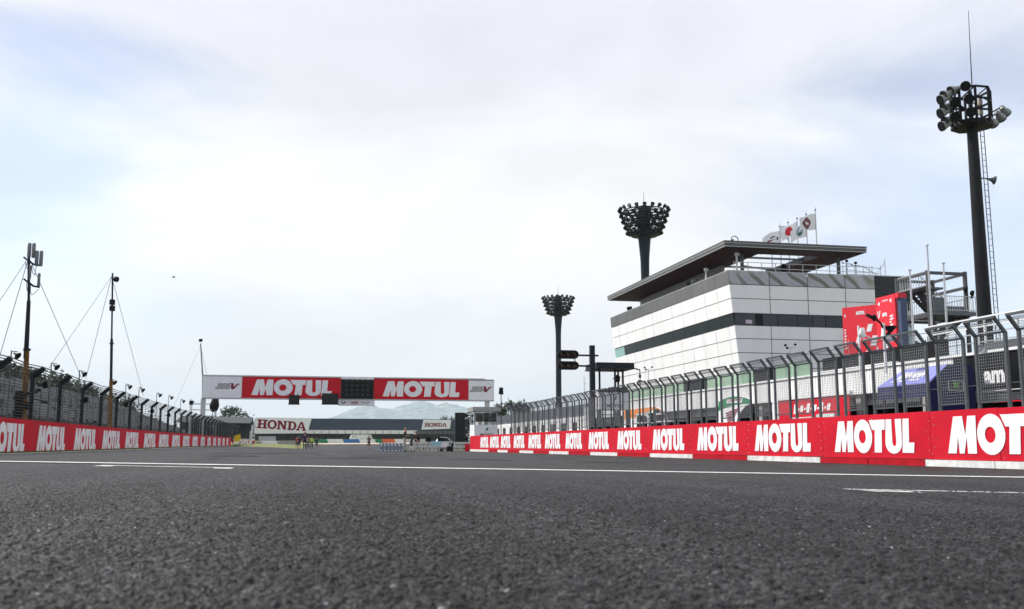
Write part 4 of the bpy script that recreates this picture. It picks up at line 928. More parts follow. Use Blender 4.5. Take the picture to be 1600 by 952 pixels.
for x, y, lb in ((1508, 452, 'black lamp on the right column of the stair tower'), (1518, 458, 'small black lamp on the landing corner rail of the stair tower')):
    c = px(x, y, SY-.3); o = thing('flood_lamp', lb, 'lamp', c); q = MB(); q.lathe(c-Vector((.1, 0, 0)), [(.08, 0), (.16, .08), (.17, .2), (.1, .22)], 10, (.7, -.6, -.2)); q.bar(c, c-Vector((0, 0, .3)), .06); q.build('housing', BLK, o)
for x, y, lb in ((1448.5, 384, 'tallest bare silver flagpole in front of the stair tower'), (1421.5, 423, 'left bare silver flagpole beside the dark tower wing'), (1474, 412, 'right bare silver flagpole leaning across the stair landing')):
    c = atY(x, y, 45.5); o = thing('bare_flagpole', lb, 'flagpole', (c.x, 45.5, 3.9)); q = MB(); q.cyl((c.x-(0 if x != 1474 else .05), 45.5, 3.9), c, .07, .045, 8); q.cyl(c, c+Vector((0, 0, .06)), .1, .09, 8); q.build('pole', ALU, o)

# ------------------------------------------------------------------ pit building
BX = 26.0
pb_ = thing('pit_building', 'long low pit building with white rimmed fascia and dark garages behind the right fence', 'building', (30, 60, 0))
def prel(a, b, m, nm='wall', parent=None): q = MB(); q.box(a, b); return q.build(nm, m, parent or pb_)
prel((BX+.4, 10, 3.3), (46, 142, 3.82), DCONC, 'terrace_slab'); prel((33, 10, -.2), (33.3, 142, 3.3), DARKIN, 'garage_rear_wall')
prel((BX-.06, 10, 3.82), (BX+.4, 88, 3.95), WHTP, 'rim')
Y = 10.0
while Y < 88:
    c = min(Y+2.15, 88); blk = c < 37.5
    q = MB(); q.box((BX, Y+.01, 2.4 if blk else 2.72), (BX+.12, c-.01, 3.815))
    if not blk:
        for k in range(9): yy = Y+.12+k*.24; q.box((BX-.02, yy, 2.74), (BX, yy+.1, 3.8))
    q.build('fascia_panel', M('sign_black', (.008, .008, .009), .45, spec=.1) if blk else CLAD, pb_); Y += 2.15
for Y in range(10, 37, 3):
    q = MB()
    for k in range(7): q.box((BX+.05+.01*(k % 2), Y+.05, 2.0+k*.055), (BX+.1, Y+2.95, 2.05+k*.055))
    q.build('roller_shutter', GALV, pb_)
prel((BX-.02, 10, 2.375), (BX+.1, 37.5, 2.40), WHTP, 'sign_trim'); prel((BX-.02, 10, 1.93), (BX+.1, 33.6, 1.975), RED, 'red_trim')
q = MB(); q.cyl((BX+1.5, 32.6, -.1), (BX+1.5, 32.6, 1.95), .12, n=8); q.build('orange_post', ORANGE, pb_)
for Y in lin(38, 142, 20): prel((BX+.15, Y-.2, -.15), (BX+.5, Y+.2, 3.3), CONC, 'pier')
for i, Y in enumerate(lin(38, 86, 9)):
    q = MB()
    for k in range(6): q.box((BX+.25+.012*(k % 2), Y+.5, 2.2+k*.085), (BX+.32, Y+4.6, 2.28+k*.085))
    q.build('roller_shutter', GALV, pb_)
Y = 47.5
while Y < 88:
    dark = 60.5 < Y < 64.5 or 50.5 < Y < 54  # dark panes: opaque near-black colour stands for the shaded terrace voids
    q = MB(); q.box((BX+.1, Y+.02, 3.95), (BX+.13, Y+1.33, 4.68)); q.build('balustrade_pane', DARKIN if dark else GGLASS, pb_); Y += 1.36
q = MB(); q.bar((BX+.115, 47.5, 4.72), (BX+.115, 88, 4.72), .06); q.build('balustrade_rail', GALV, pb_)
prel((BX+.5, 37, 3.9), (BX+.7, 47, 4.75), M('void_black', (.01, .01, .011), .6, spec=.1), 'terrace_void_sheet'); prel((BX+.05, 40, 3.99), (BX+.3, 47.4, 4.05), WHTP, 'terrace_ledge')  # near-black sheet paints in the shade inside the open terrace
prel((BX+.2, 88.05, 3.0), (BX+.5, 142, 4.15), M('slate_screen', (.06, .075, .085), .6), 'upper_screen')
prel((BX, 88.05, -.2), (BX+.2, 142, 3.0), WHTP, 'end_wall')
for i, Y in enumerate(lin(92, 138, 11)): prel((BX-.03, Y, 1.7), (BX+.02, Y+1.7, 2.5), DGLASS, 'window')
place('lettering', textmesh('am', WHT, .045), (BX, atX(1538, 590, BX).y, 2.66), (0, -1, 0), (0, 0, 1), atX(1538, 590, BX).y-atX(1570.5, 590, BX).y, .5, pb_, .02)
prel((BX+.6, 31.2, 3.95), (BX+1.6, 34.6, 4.35), GALV, 'roof_duct')
q = MB()
for z in (4.5, 4.85, 5.2): q.bar((27.2, 24, z), (27.2, 39, z), .045)
for Y in lin(24, 39, 8): q.bar((27.2, Y, 3.9), (27.2, Y, 5.2), .045)
q.build('roof_rail', ALU, pb_)
q = MB()
for z in (5.35, 5.75): q.bar(atY(1404, 507, 41)*0+Vector((28.5, 41, z)), Vector((28.5, 33, z)), .06)
for Y in (41, 37, 33): q.bar((28.5, Y, 3.9), (28.5, Y, 5.75), .07)
q.build('terrace_rail', WHTP, pb_)
p = atX(1533, 545, 25.7); t = thing('pit_horn', 'small round grey horn loudspeaker above the white rim behind the near fence', 'loudspeaker', (p.x, p.y, 3.95)); q = MB(); q.lathe(p+Vector((.1, .25, 0)), [(.04, -.1), (.08, 0), (.17, .14), (.18, .18), (.15, .17), (.06, .06), (.03, .12)], 16, (-.35, -.9, 0)); q.bar((p.x+.1, p.y+.2, 3.95), (p.x+.1, p.y+.2, p.z+.5), .03); q.build('horn', ALU, t, smooth=True)

def pxpoly(pts, X, x0=0, y0=0, s=1): return [(lambda w: (w.y, w.z))(atX(x0+u/s, y0+v/s, X)) for u, v in pts]
def board(nm, lb, pts, X, m, thick=.08, **k):
    poly = pxpoly(pts, X, **k); ys = [a for a, _ in poly]; t = thing(nm, lb, 'sign', (X, sum(ys)/len(ys), min(b for _, b in poly)))
    q = MB(); q.prism(poly, lambda u, v, w: (X+w, u, v), thick); q.build('board', m, t); return t
def patch(t, pts, X, m, o, nm='print', **k):
    poly = pxpoly(pts, X, **k); q = MB(); q.prism(poly, lambda u, v, w: (X-o+w, u, v), .004); q.build(nm, m, t)
c5 = dict(x0=960, y0=520, s=4.758)
arc = [(775, 515), (815, 492), (860, 479), (905, 474), (950, 478), (985, 488), (1010, 500), (1010, 528)]
t = board('arched_sign', 'white sign with a green arched top and dark red stripes on the pit building', arc+[(975, 545), (945, 580), (920, 610), (900, 700), (775, 720)], BX-.4, WHT, **c5)
patch(t, arc+[(960, 530), (900, 538), (840, 553), (775, 582)], BX-.4, GREEN, .01, **c5)
patch(t, [(838, 497), (955, 486), (948, 520), (834, 525)], BX-.4, WHT, .02, **c5)
a = atX(960+842/4.758, 520+522/4.758, BX-.42); b2 = atX(960+946/4.758, 520+516/4.758, BX-.42)
place('lettering', textmesh('Castrol', DRED, .03, .15), (BX-.42, a.y, a.z+.05), (0, -1, 0), (0, 0, 1), a.y-b2.y, .2, t, .006)
for k in range(5): y = 597+k*17; patch(t, [(828+k*3, y), (928-k*9, y-40+k*2), (922-k*9, y-27+k*2), (832+k*3, y+11)], BX-.4, DRED, .012, **c5)
c1 = dict(x0=960, y0=600, s=13.6)
t = board('orange_gable_sign', 'white sign panels under an orange gable shaped band on the pit building', [(200, 555), (880, 485), (1048, 572), (1030, 595), (900, 528), (640, 615), (470, 640), (470, 960), (200, 960)], BX-.4, WHT, **c1)
patch(t, [(205, 560), (878, 490), (1042, 573), (1030, 590), (895, 522), (640, 612), (470, 636), (445, 735), (370, 720), (215, 770)], BX-.4, ORANGE, .012, **c1)
q = MB(); 
def bp(x, y, o=0): return atX(960+x/13.6, 600+y/13.6, BX-.35-o)
for a, b2 in (((475, 655), (690, 655)), ((690, 655), (725, 720)), ((725, 720), (725, 930)), ((470, 830), (820, 825)), ((900, 640), (1050, 625)), ((900, 800), (1300, 790)), ((1100, 650), (1110, 780))): q.bar(bp(*a), bp(*b2), .12 if a[1] < 700 or a[0] == 725 else .07)
q.build('barrier_frame', WHTP, t)
q = MB(); q.box((BX-.25, bp(860, 600).y+.25, -.1), (BX-.1, bp(860, 600).y-.25, bp(860, 530).z)); q.build('dark_post', DSTEEL, t)
Rz0, Rz1 = 1.0, 2.72
t = thing('red_pit_sign', 'red sign with a row of white slanted blocks in a white frame behind the fence', 'sign', (BX-.4, 46.5, 1))
q = MB(); q.box((BX-.4, 43.1, Rz0), (BX-.32, 50.2, Rz1)); bd = q.build('board', RED, t)
q = MB(); q.box((BX-.46, 42.9, Rz1), (BX-.3, 50.9, Rz1+.16)); q.box((BX-.46, 50.2, Rz0), (BX-.3, 50.9, Rz1)); q.build('frame', WHTP, t)
par = polymesh('mark', [[[(0, 0), (.7, 0), (1, 1), (.3, 1)]]], WHT)
for k in range(6): place('mark', par, (BX-.4, 48.6-k*.68, 1.95+.09*(k % 2)), (0, -1, 0), (0, 0, 1), .42, .5 if k % 2 == 0 else .32, bd, .006)
for k in range(5): place('mark', par, (BX-.4, 48.2-k*.68, 2.13), (0, -1, 0), (0, 0, 1), .3, .1, bd, .006)
q = MB(); q.box((BX-.7, 44.0, .9), (BX-.45, 45.7, 1.85)); q.box((BX-.7, 46.2, .9), (BX-.45, 48.4, 1.75)); q.build('crate_stack', M('pale_aqua_plastic', (.5, .62, .6), .5), t)

# blue team canopy
t = thing('team_canopy', 'blue pitched team canopy with white lettering standing against the pit building', 'canopy', (24, 36, 0))
eX, rX, yN, yF = 23.5, 24.35, 33.5, 38.6
ea, eb = atX(1384, 605, eX), atX(1467, 597, eX); zE = eb.z; ra = atX(1480.7, 573.8, rX); zR = 3.35; yN = ra.y
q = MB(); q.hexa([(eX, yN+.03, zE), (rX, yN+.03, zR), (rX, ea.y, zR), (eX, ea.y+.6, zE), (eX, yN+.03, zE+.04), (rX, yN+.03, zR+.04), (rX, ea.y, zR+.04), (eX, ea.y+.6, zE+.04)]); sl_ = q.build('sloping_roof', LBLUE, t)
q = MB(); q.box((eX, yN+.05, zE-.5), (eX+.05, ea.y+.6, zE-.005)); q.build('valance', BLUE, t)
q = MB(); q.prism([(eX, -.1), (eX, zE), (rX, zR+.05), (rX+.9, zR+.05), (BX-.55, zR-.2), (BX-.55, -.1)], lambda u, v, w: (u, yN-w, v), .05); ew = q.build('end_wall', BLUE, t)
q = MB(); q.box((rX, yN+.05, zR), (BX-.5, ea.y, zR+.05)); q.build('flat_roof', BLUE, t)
for y in (yN+.3, ea.y+.3): q = MB(); q.bar((eX+.1, y, -.1), (eX+.1, y, zE), .1); q.build('leg', BLK, t)
dv = Vector((rX-eX, 0, zR-zE)).normalized()
place('lettering', textmesh('YAMAHA', WHT, .05, .3), Vector((eX, yN+2.55, zE+.04))+dv*.36, (0, -1, 0), dv, 1.75, .46, sl_, .02)
place('lettering', textmesh('RACING TEAM', WHT, .02, .2), Vector((eX, yN+2.75, zE+.04))+dv*.17, (0, -1, 0), dv, 1.9, .12, sl_, .02)
l0_ = atY(1481, 595, yN-.06); l1_ = atY(1505.5, 611, yN-.06)
q = MB(); q.box((l0_.x, yN-.07, l1_.z), (l1_.x, yN-.055, l0_.z)); lg = q.build('logo_panel', BLKP, t)
fm = polymesh('mark', [[[(0, 0), (1, 0), (1, 1), (0, 1)], [(.03, .04), (.97, .04), (.97, .96), (.03, .96)]]], WHT); place('mark', fm, (l0_.x, yN-.07, l1_.z), (1, 0, 0), (0, 0, 1), l1_.x-l0_.x, l0_.z-l1_.z, lg, .004)
claw = polymesh('mark', [[[(0, 1), (.25, .93), (.3, .7), (.22, .15), (.14, 0), (.1, .5), (.08, .8)]], [[(.38, .98), (.6, .95), (.62, .7), (.56, .1), (.5, -.05), (.45, .4), (.44, .8)]], [[(.7, .97), (1, .9), (.95, .7), (.92, .2), (.84, 0), (.8, .4), (.8, .8)]]], M('acid_green_print', (.2, .65, .03), .5))
w_ = l1_.x-l0_.x; h_ = l0_.z-l1_.z; place('mark', claw, (l0_.x+w_*.33, yN-.07, l1_.z+h_*.2), (1, 0, 0), (0, 0, 1), w_*.36, h_*.66, lg, .008)

# podium backdrop on the terrace
t = thing('podium_backdrop', 'bright red folding podium backdrop with white blocks and lettering on the terrace', 'backdrop', (31, 50, 3.9))
zA = 8.1; a0 = onz(1315.6, 481.5, zA); a1 = onz(1369, 476, zA); b0 = Vector((31, 49.0, 8.35)); b1 = Vector((31, 47.2, 8.35)); a1 = Vector((b0.x+.1, b0.y+.25, zA)) if (a1-b0).length > 4 else a1
def wallpanel(a, b, z0, z1, nm):
    u = (b-a); u.z = 0; Lw = u.length; u.normalize(); n_ = u.cross(Vector((0, 0, 1))); q = MB()
    P4 = [a, b]; q.hexa([(a.x, a.y, z0), (b.x, b.y, z0), (b.x-n_.x*.12, b.y-n_.y*.12, z0), (a.x-n_.x*.12, a.y-n_.y*.12, z0), (a.x, a.y, z1), (b.x, b.y, z1), (b.x-n_.x*.12, b.y-n_.y*.12, z1), (a.x-n_.x*.12, a.y-n_.y*.12, z1)])
    return q.build(nm, M('backdrop_red', (.75, .02, .04), .5, var=.05), t), u, Lw
A_, uA, LA = wallpanel(a0, a1, 3.9, zA, 'wide_panel'); B_, uB, LB = wallpanel(b0, b1, 3.9, 8.35, 'narrow_panel')
Zv = (0, 0, 1)
def onp(pn, a, u, Lw, s, z, w, h, me): place('print', me, Vector((a.x, a.y, 0))+u*(s*Lw)+Vector((0, 0, z)), u, Zv, w*Lw, h, pn, .01)
OILW = GLY['oil']
onp(A_, a0, uA, LA, .4, 7.62, .26, .2, OILW)
for s, z in ((.47, 6.75), (.56, 6.1), (.64, 5.45), (.3, 4.75)): onp(A_, a0, uA, LA, s, z, .17, .12, OILW)
for s, z, w, h in ((.68, 6.62, .2, .42), (.36, 6.02, .17, .36), (.78, 5.82, .24, .56), (.9, 5.05, .2, .7), (.6, 4.7, .24, .3)): onp(A_, a0, uA, LA, s, z, w, h, par)
for s, z in ((.05, 7.5), (.03, 4.55)):
    onp(A_, a0, uA, LA, s, z, .07, .22, polymesh('mark', [[[(0, .4), (.4, 1), (.6, .7), (1, .8), (.6, .5), (.7, 0), (.3, .35)]]], WHT))
for k in range(7): onp(A_, a0, uA, LA, .03, 6.75-k*.17, random.uniform(.06, .12), .1, par)
onp(A_, a0, uA, LA, .02, 5.4, .13, .9, polymesh('mark', [[[(0, 0), (1, 0), (1, 1), (.95, 1), (.95, .03), (0, .03)]]], WHT))
for s, z in ((.1, 7.85), (.72, 7.9)): onp(B_, b0, uB, LB, s, z, .17, .26, polymesh('mark', [[[(0, .4), (.4, 1), (.6, .7), (1, .8), (.6, .5), (.7, 0), (.3, .35)]]], WHT))
onp(B_, b0, uB, LB, .35, 8.05, .3, .1, textmesh('GRAND PRIX', WHT, .03)); onp(B_, b0, uB, LB, .32, 7.25, .25, .2, OILW); onp(B_, b0, uB, LB, .06, 7.2, .18, .4, polymesh('mark', [[[(0, 1), (.25, 1), (.45, .1), (.3, 0)]], [[(.45, .1), (.7, 1), (1, 1), (.55, 0)]]], WHT))
for s, z, w, h in ((.18, 6.05, .26, .7), (.34, 5.35, .26, .55), (.55, 6.3, .16, .14), (.7, 5.9, .2, .2), (.5, 5.6, .16, .14)): onp(B_, b0, uB, LB, s, z, w, h, par)
for k in range(6): onp(B_, b0, uB, LB, .68, 7.15-k*.16, random.uniform(.1, .25), .1, par)
q = MB(); q.box((31.13, 46.9, 3.9), (31.5, 47.15, 8.1)); q.build('side_panel', M('backdrop_edge_blue', (.06, .09, .17), .5), t)
q = MB(); q.box((31.0, 46.9, 8.1), (31.5, 47.15, 8.36)); q.build('side_header', MATS['backdrop_red'], t)

# terrace gadgets
for x, y, lb in ((1235, 543, 'dark anemometer on a thin mast in front of the right face of the white tower'), (1013, 577, 'small dark anemometer above the fence beside the booth')):
    p = atX(x, y, 26.6); t = thing('anemometer', lb, 'weather sensor', (p.x, p.y, 3.9)); q = MB(); q.cyl((p.x, p.y, 3.9), (p.x, p.y, p.z), .03, n=6); q.bar((p.x-.3, p.y, p.z-.05), (p.x+.3, p.y, p.z+.02), .04); q.build('mast', GALVL, t)
    for dx, dz in ((-.3, .05), (-.2, -.1), (.3, .1)): q = MB(); q.lathe((p.x+dx, p.y, p.z+dz), [(.03, 0), (.09, .04), (.08, .1), (.02, .13)], 8); q.build('cup', BLK, t)
p = atX(1000, 592, 26.6); t = thing('arm_camera', 'black camera hanging on a bent arm beside the booth roof', 'camera', (p.x, p.y, 3.9)); q = MB(); q.bar((p.x, p.y, 3.9), (p.x, p.y, p.z+.7), .06); q.bar((p.x, p.y, p.z+.7), atX(992, 576, 26.6), .09); q.lathe((p.x, p.y, p.z-.35), [(.05, 0), (.2, .12), (.22, .2), (.08, .24)], 10); q.lathe((p.x, p.y, p.z+.05), [(.05, 0), (.11, .1), (.1, .25), (.05, .3)], 8); q.build('camera_arm', BLK, t)
Yg = 36.0; p = atY(1380.5, 505, Yg); t = thing('camera_pole', 'white pole with a black camera arm and dome in front of the red podium backdrop', 'camera', (p.x, Yg, 3.9))
q = MB(); q.cyl((p.x, Yg, 3.2), p, .06, n=8); q.build('pole', WHTP, t)
q = MB(); q.path([atY(1380, 513, Yg), atY(1376, 505, Yg), atY(1368, 498, Yg)], .04); q.bar(atY(1354, 492, Yg), atY(1366, 498, Yg), .12, .1); q.lathe(atY(1366, 498, Yg), [(.05, -.1), (.11, 0), (.11, .1), (.04, .16)], 8); q.build('camera_arm', BLK, t)
q = MB(); q.lathe(atY(1391, 520, Yg), [(.08, 0), (.12, .08), (.26, .2), (.27, .26)], 12); q.lathe(atY(1388, 522, Yg), [(.22, -.1), (.1, 0), (.08, .06)], 10); q.build('lamp_bowl', BLK, t)
q = MB(); q.lathe(atY(1391, 534, Yg), [(.1, 0), (.22, .06), (.25, .2), (.27, .24)], 14); q.build('dome', WHTP, t, smooth=True)
p = atY(1341, 509, Yg+3); t = thing('lamp_post', 'thin pale post with a round white lamp in front of the backdrop', 'lamp', (p.x, Yg+3, 3.9)); q = MB(); q.cyl((p.x, Yg+3, 3.2), p, .045, n=8); q.build('post', WHTP, t); c = atY(1347, 521, Yg+3); q = MB(); q.lathe(c, [(.05, -.1), (.2, -.05), (.22, .05), (.12, .1)], 14, (.5, -.85, 0)); q.bar(c, atY(1362, 530, Yg+3), .05); q.build('lamp_head', WHTP, t)

# ------------------------------------------------------------------ traffic signal and booth
GYs = 56.8
t = thing('traffic_signal', 'black post with two stacked three lens signal heads on side arms over the pit wall', 'traffic light', (17.02, GYs, -.15))
q = MB(); q.box((16.88, GYs-.14, -.2), (17.16, GYs+.14, 6.21)); q.build('post', DSTEEL, t)
q = MB(); q.bar((16.0, GYs, 5.61), (17.4, GYs, 5.61), .1); q.bar((16.0, GYs, 4.98), (17.0, GYs, 4.98), .1); q.bar((15.95, GYs, 5.0), (15.95, GYs, 5.6), .05); q.build('arm', DSTEEL, t)
for z, mm in ((5.63, M('red_lens', (.045, .007, .007), .3)), (4.98, M('amber_lens', (.075, .034, .007), .3))):
    q = MB(); outl = [(14.85+.25+.25*cos(a), z+.25*sin(a)) for a in lin(pi/2, 3*pi/2, 8)]+[(16.14-.25+.25*cos(a), z+.25*sin(a)) for a in lin(-pi/2, pi/2, 8)]
    q.prism(outl, lambda u, v, w: (u, GYs-.22+w, v), .2); hd = q.build('signal_head', BLK, t)
    for k in range(3):
        x = 15.11+k*.385; q = MB(); q.lathe((x, GYs-.22, z), [(.15, 0), (.15, .02), (.1, .045), (.01, .055)], 14, (0, -1, 0)); q.build('lens', mm, hd, smooth=True)
        q = MB()
        for i in range(8):
            t0, t1 = pi*i/8, pi*(i+1)/8; q.add([(x+.165*cos(a), GYs-.22, z+.165*sin(a)) for a in (t0, t1)]+[(x+.165*cos(a), GYs-.42, z+.165*sin(a)-.02) for a in (t1, t0)], [(0, 1, 2, 3)])
        q.build('visor', BLK, hd, fixn=False)
leafm = polymesh('mark', [[[(.25, 0), (.1, .35), (.25, .75), (.75, 1), (.8, .6), (.6, .25), (.36, .1)]], [[(.05, -.2), (.25, -.22), (.3, -.06), (.14, -.08)]]], GREEN)
def booth(nm, lb, x0, x1, y0, y1, zr, zw, zp, zb, glass_through):
    t = thing(nm, lb, 'booth', ((x0+x1)/2, y0, zb))
    q = MB(); q.box((x0-.15, y0-.2, zr-.32), (x1+.3, y1+.3, zr)); q.box((x0-.2, y0-.25, zr-.38), (x1+.32, y1+.32, zr-.325)); q.build('roof', DSTEEL if glass_through else LOUV, t)
    q = MB(); q.box((x0, y0, zp), (x1, y1, zw)); bd = q.build('clad_panel', WHT, t)
    for x in (x0+.05, x1-.05) if not glass_through else (x0+.08, x0+1.05, x1-.35):
        q = MB(); q.bar((x, y0+.06, zw), (x, y0+.06, zr-.385), .1); q.build('window_post', DSTEEL if glass_through else LOUV, t)
    for x in (x0+.06, x1-.06): q = MB(); q.bar((x, y1-.06, zw), (x, y1-.06, zr-.385), .1); q.build('window_post', DSTEEL if glass_through else LOUV, t)
    cx = (x0+x1)/2; w = x1-x0
    place('mark', leafm, (cx-.05, y0, zw-(zw-zp)*.52), (1, 0, 0), (0, 0, 1), w*.16, (zw-zp)*.34, bd, .006)
    place('lettering', textmesh('MOTEGI', BLKP, .03), (cx-w*.24, y0, zw-(zw-zp)*.88), (1, 0, 0), (0, 0, 1), w*.56, (zw-zp)*.19, bd, .006)
    place('mark', leafm, (x0, y0+(y1-y0)*.5+.1, zw-(zw-zp)*.5), (0, -1, 0), (0, 0, 1), .26, (zw-zp)*.3, bd, .006)
    return t
t = booth('signal_booth', 'starter booth on stilts with dark flat roof and white logo panels beside the signal post', 17.46, 19.35, 57, 58.9, 5.22, 3.45, 2.43, -.1, True)
q = MB(); q.box((17.6, 57.1, 3.46), (18.45, 57.14, 3.62)); q.box((18.5, 57.0, 3.46), (19.3, 58.8, 3.75)); q.build('counter', BLK, t)
q = MB(); q.lathe((18.85, 57.6, 4.3), [(.1, -.2), (.16, -.1), (.16, .15), (.06, .25)], 10); q.bar((18.5, 57.4, 4.3), (18.9, 57.6, 4.3), .06); q.build('instrument', BLK, t)
for x in (17.55, 19.25):
    for y in (57.08, 58.8): q = MB(); q.bar((x, y, -.15), (x, y, 2.43), .16); q.build('stilt', DSTEEL, t)
q = MB()
for k in range(9): q.box((18.0, 57.2+k*.18, .3+k*.23), (19.0, 57.42+k*.18, .36+k*.23))
for x in (17.95, 19.05): q.bar((x, 57.2, .2), (x, 58.9, 2.4), .08, .25)
q.build('stair', GALV, t)
p0, p1 = atY(741, 660, 84), atY(777.5, 660, 84)
t = booth('marshal_booth', 'small white booth with windows and leaf logo past the right wall far end', p0.x, p1.x, 84, 86.2, atY(760, 637, 84).z+.05, atY(760, 664, 84).z, atY(760, 683.5, 84).z, -.3, False)
q = MB(); q.box((p0.x+.1, 84.08, p0.z+.05), (p1.x-.1, 84.12, atY(760, 645, 84).z)); q.build('window_pane', glass('booth_glass', (.02, .022, .022), alpha=.75, spec=.2), t)
q = MB(); q.box((p0.x+.5, 85.2, 1.9), (p0.x+.9, 85.6, 2.9)); q.box((p0.x+1.2, 85.5, 1.9), (p0.x+1.5, 85.8, 3.0)); q.build('curtain', M('cream_curtain', (.55, .53, .45), .8), t)
q = MB(); q.box((p0.x, 84.01, -.35), (p1.x, 86.2, atY(760, 683.5, 84).z-.005)); q.build('base', CONC, t)
p = atY(783, 612, 74); t = thing('pole_speaker', 'black box loudspeaker on a thin pole at the far end of the right fence', 'loudspeaker', (p.x, 74, 0)); q = MB(); q.cyl((p.x, 74, -.2), p, .035, n=6); q.build('pole', DSTEEL, t); q = MB(); q.hexa([(p.x-.17, 73.85, p.z-.2), (p.x+.15, 73.85, p.z-.22), (p.x+.15, 74.15, p.z-.22), (p.x-.17, 74.15, p.z-.2), (p.x-.12, 73.85, p.z+.3), (p.x+.12, 73.85, p.z+.3), (p.x+.12, 74.15, p.z+.3), (p.x-.12, 74.15, p.z+.3)]); q.build('cabinet', BLK, t)
p = atY(914, 600, 66); t = thing('thin_aerial', 'very thin pale aerial with a side arm left of the booth', 'antenna', (p.x, 66, 0)); q = MB(); q.cyl((p.x, 66, 0), atY(912.5, 588, 66), .025, n=5); q.bar(atY(912.5, 600, 66), atY(918, 600, 66), .03); q.build('aerial', GALVL, t)

# ------------------------------------------------------------------ far end of the straight
t = thing('led_screen', 'tall black video screen with its scaffold back beyond the right wall end', 'screen', (21, 130, -.2))
a, b = atY(711.5, 645, 130), atY(726, 645, 130); c = atY(738, 645, 130)
q = MB(); q.box((a.x, 130, .8), (b.x, 130.5, a.z)); q.build('screen', M('led_black', (.014, .013, .017), .45, var=.2, spec=.15), t)
q = MB()
for k in range(6):
    for y in (130.3, 131.6): q.bar((b.x+.05, y, .5+k*.75), (c.x+.4, y, .5+k*.75), .09); q.bar((b.x+.05, y, .5+k*.75), (c.x+.4, y, 1.25+k*.75), .07)
for x in (b.x+.1, (b.x+c.x)/2, c.x+.3):
    for y in (130.3, 131.6): q.bar((x, y, -.3), (x, y, a.z), .1)
q.box((a.x, 129.8, .4), (c.x+.4, 131.8, .75)); q.build('scaffold_back', DSTEEL, t)
for k in range(7): q = MB(); q.box((b.x+.2+.3*(k % 3), 131, 1+k*.5), (b.x+.55+.3*(k % 3), 131.4, 1.35+k*.5)); q.build('power_box', M('pale_case', (.45, .45, .43), .6) if k % 2 else BLK, t)

FYs = 260.0
t = thing('far_stand', 'long slate roofed stand with a white band across the far end of the straight', 'grandstand', (15, FYs, 1.2))
def FX_(px, y=665): return atY(px, y, FYs).x
x0, x1 = FX_(392), FX_(735)
q = MB(); q.hexa([(x0, FYs, 4.2), (x1, FYs, 4.2), (x1, FYs+9, 5.0), (x0, FYs+9, 5.0), (x0+1, FYs+1.5, 7.15), (x1, FYs+1.5, 7.0), (x1, FYs+9, 7.3), (x0+1, FYs+9, 7.3)]); q.build('roof', STANDR, t)
q = MB(); q.box((x0, FYs-.2, 3.25), (FX_(652), FYs+.3, 4.15)); q.build('white_band', WHTP, t)
q = MB(); q.box((x0, FYs+3, .6), (x1, FYs+3.3, 4.3)); q.build('rear_wall', M('stand_brown', (.085, .08, .08), .8, var=.25, scale=.5), t)
for px_ in range(395, 735, 12): q = MB(); q.bar((FX_(px_), FYs-.3, .8), (FX_(px_), FYs-.3, 4.0), .09); q.build('fence_post', GALV, t)
q = MB(); 
for px_ in range(652, 712, 8): q.box((FX_(px_)+.1, FYs+.2, 3.2), (FX_(px_+7), FYs+.3, 4.1))
q.build('grey_rail', GALV, t)
def hsign(lb, pts, lx0, lx1, ly0, ly1):
    Yq = FYs-.5; P4 = [atY(a, b, Yq) for a, b in pts]; s = thing('lettered_sign', lb, 'sign', (P4[0].x, Yq, 4)); q = MB(); q.prism([(p.x, p.z) for p in P4], lambda u, v, w: (u, Yq+w, v), .3); bd = q.build('board', WHT, s)
    a = atY(lx0, ly1, Yq); b = atY(lx1, ly0, Yq); place('lettering', GLY['slab'], (a.x, Yq, a.z), (1, 0, 0), (.12 if lx0 < 500 else 0, 0, 1), b.x-a.x, b.z-a.z, bd, .03)
hsign('big white sign with large maroon serif letters at the left of the far stand', [(396, 678), (396, 666), (400, 652.5), (487, 653.5), (482, 672), (481, 677)], 401, 478.5, 655.5, 669)
hsign('smaller white sign with maroon serif letters at the right of the far stand', [(659, 671.5), (662, 656), (705, 656.5), (703, 670)], 663.5, 698, 661, 667)
# coloured tyre barrier
Yb = 218.0; t = thing('coloured_barrier', 'low barrier in green, white, blue and orange blocks across the run-off', 'barrier', (12, Yb, .8))
for a, c, m in ((489, 511.5, KGREEN), (511.5, 536, WHTP), (536, 561.5, KBLUE), (561.5, 586, WHTP), (586, 597.5, KGREEN), (597.5, 617, KORNG), (617, 630, WHTP), (630, 668, GALVL)):
    P4 = [atY(a+2.5, 692, Yb), atY(c+2.5, 692, Yb), atY(c-1, 686.3, Yb), atY(a-1, 686.3, Yb)]; q = MB(); q.prism([(p.x, p.z-(.3 if i < 2 else 0)) for i, p in enumerate(P4)], lambda u, v, w: (u, Yb+w, v), .8); q.build('block', m, t)
# red short board, white block, grey block, corrugated fence, distance board
Yr = 182.0
def slabthing(nm, lb, cat, x0, y0, x1, y1, Y, m, d=.5, zb=None):
    a, c = atY(x0, y1, Y), atY(x1, y0, Y); s = thing(nm, lb, cat, ((a.x+c.x)/2, Y, a.z)); q = MB(); q.box((a.x, Y, a.z if zb is None else zb), (c.x, Y+d, c.z)); return s, q.build('body', m, s), a, c
s, bd, a, c = slabthing('short_banner_wall', 'short red banner wall with white lettering behind the yellow board', 'barrier', 362.5, 687, 398, 696.3, Yr, RED, .4, .1)
place('lettering', GLY['oil'], (atY(364, 694, Yr).x, Yr, atY(380, 694.5, Yr).z), (1, 0, 0), (0, 0, 1), atY(395, 690, Yr).x-atY(364, 690, Yr).x, .75, bd, .01)
q = MB(); q.box((a.x, Yr-.02, c.z), (c.x, Yr+.4, c.z+.12)); q.build('coping', WHTP, s)
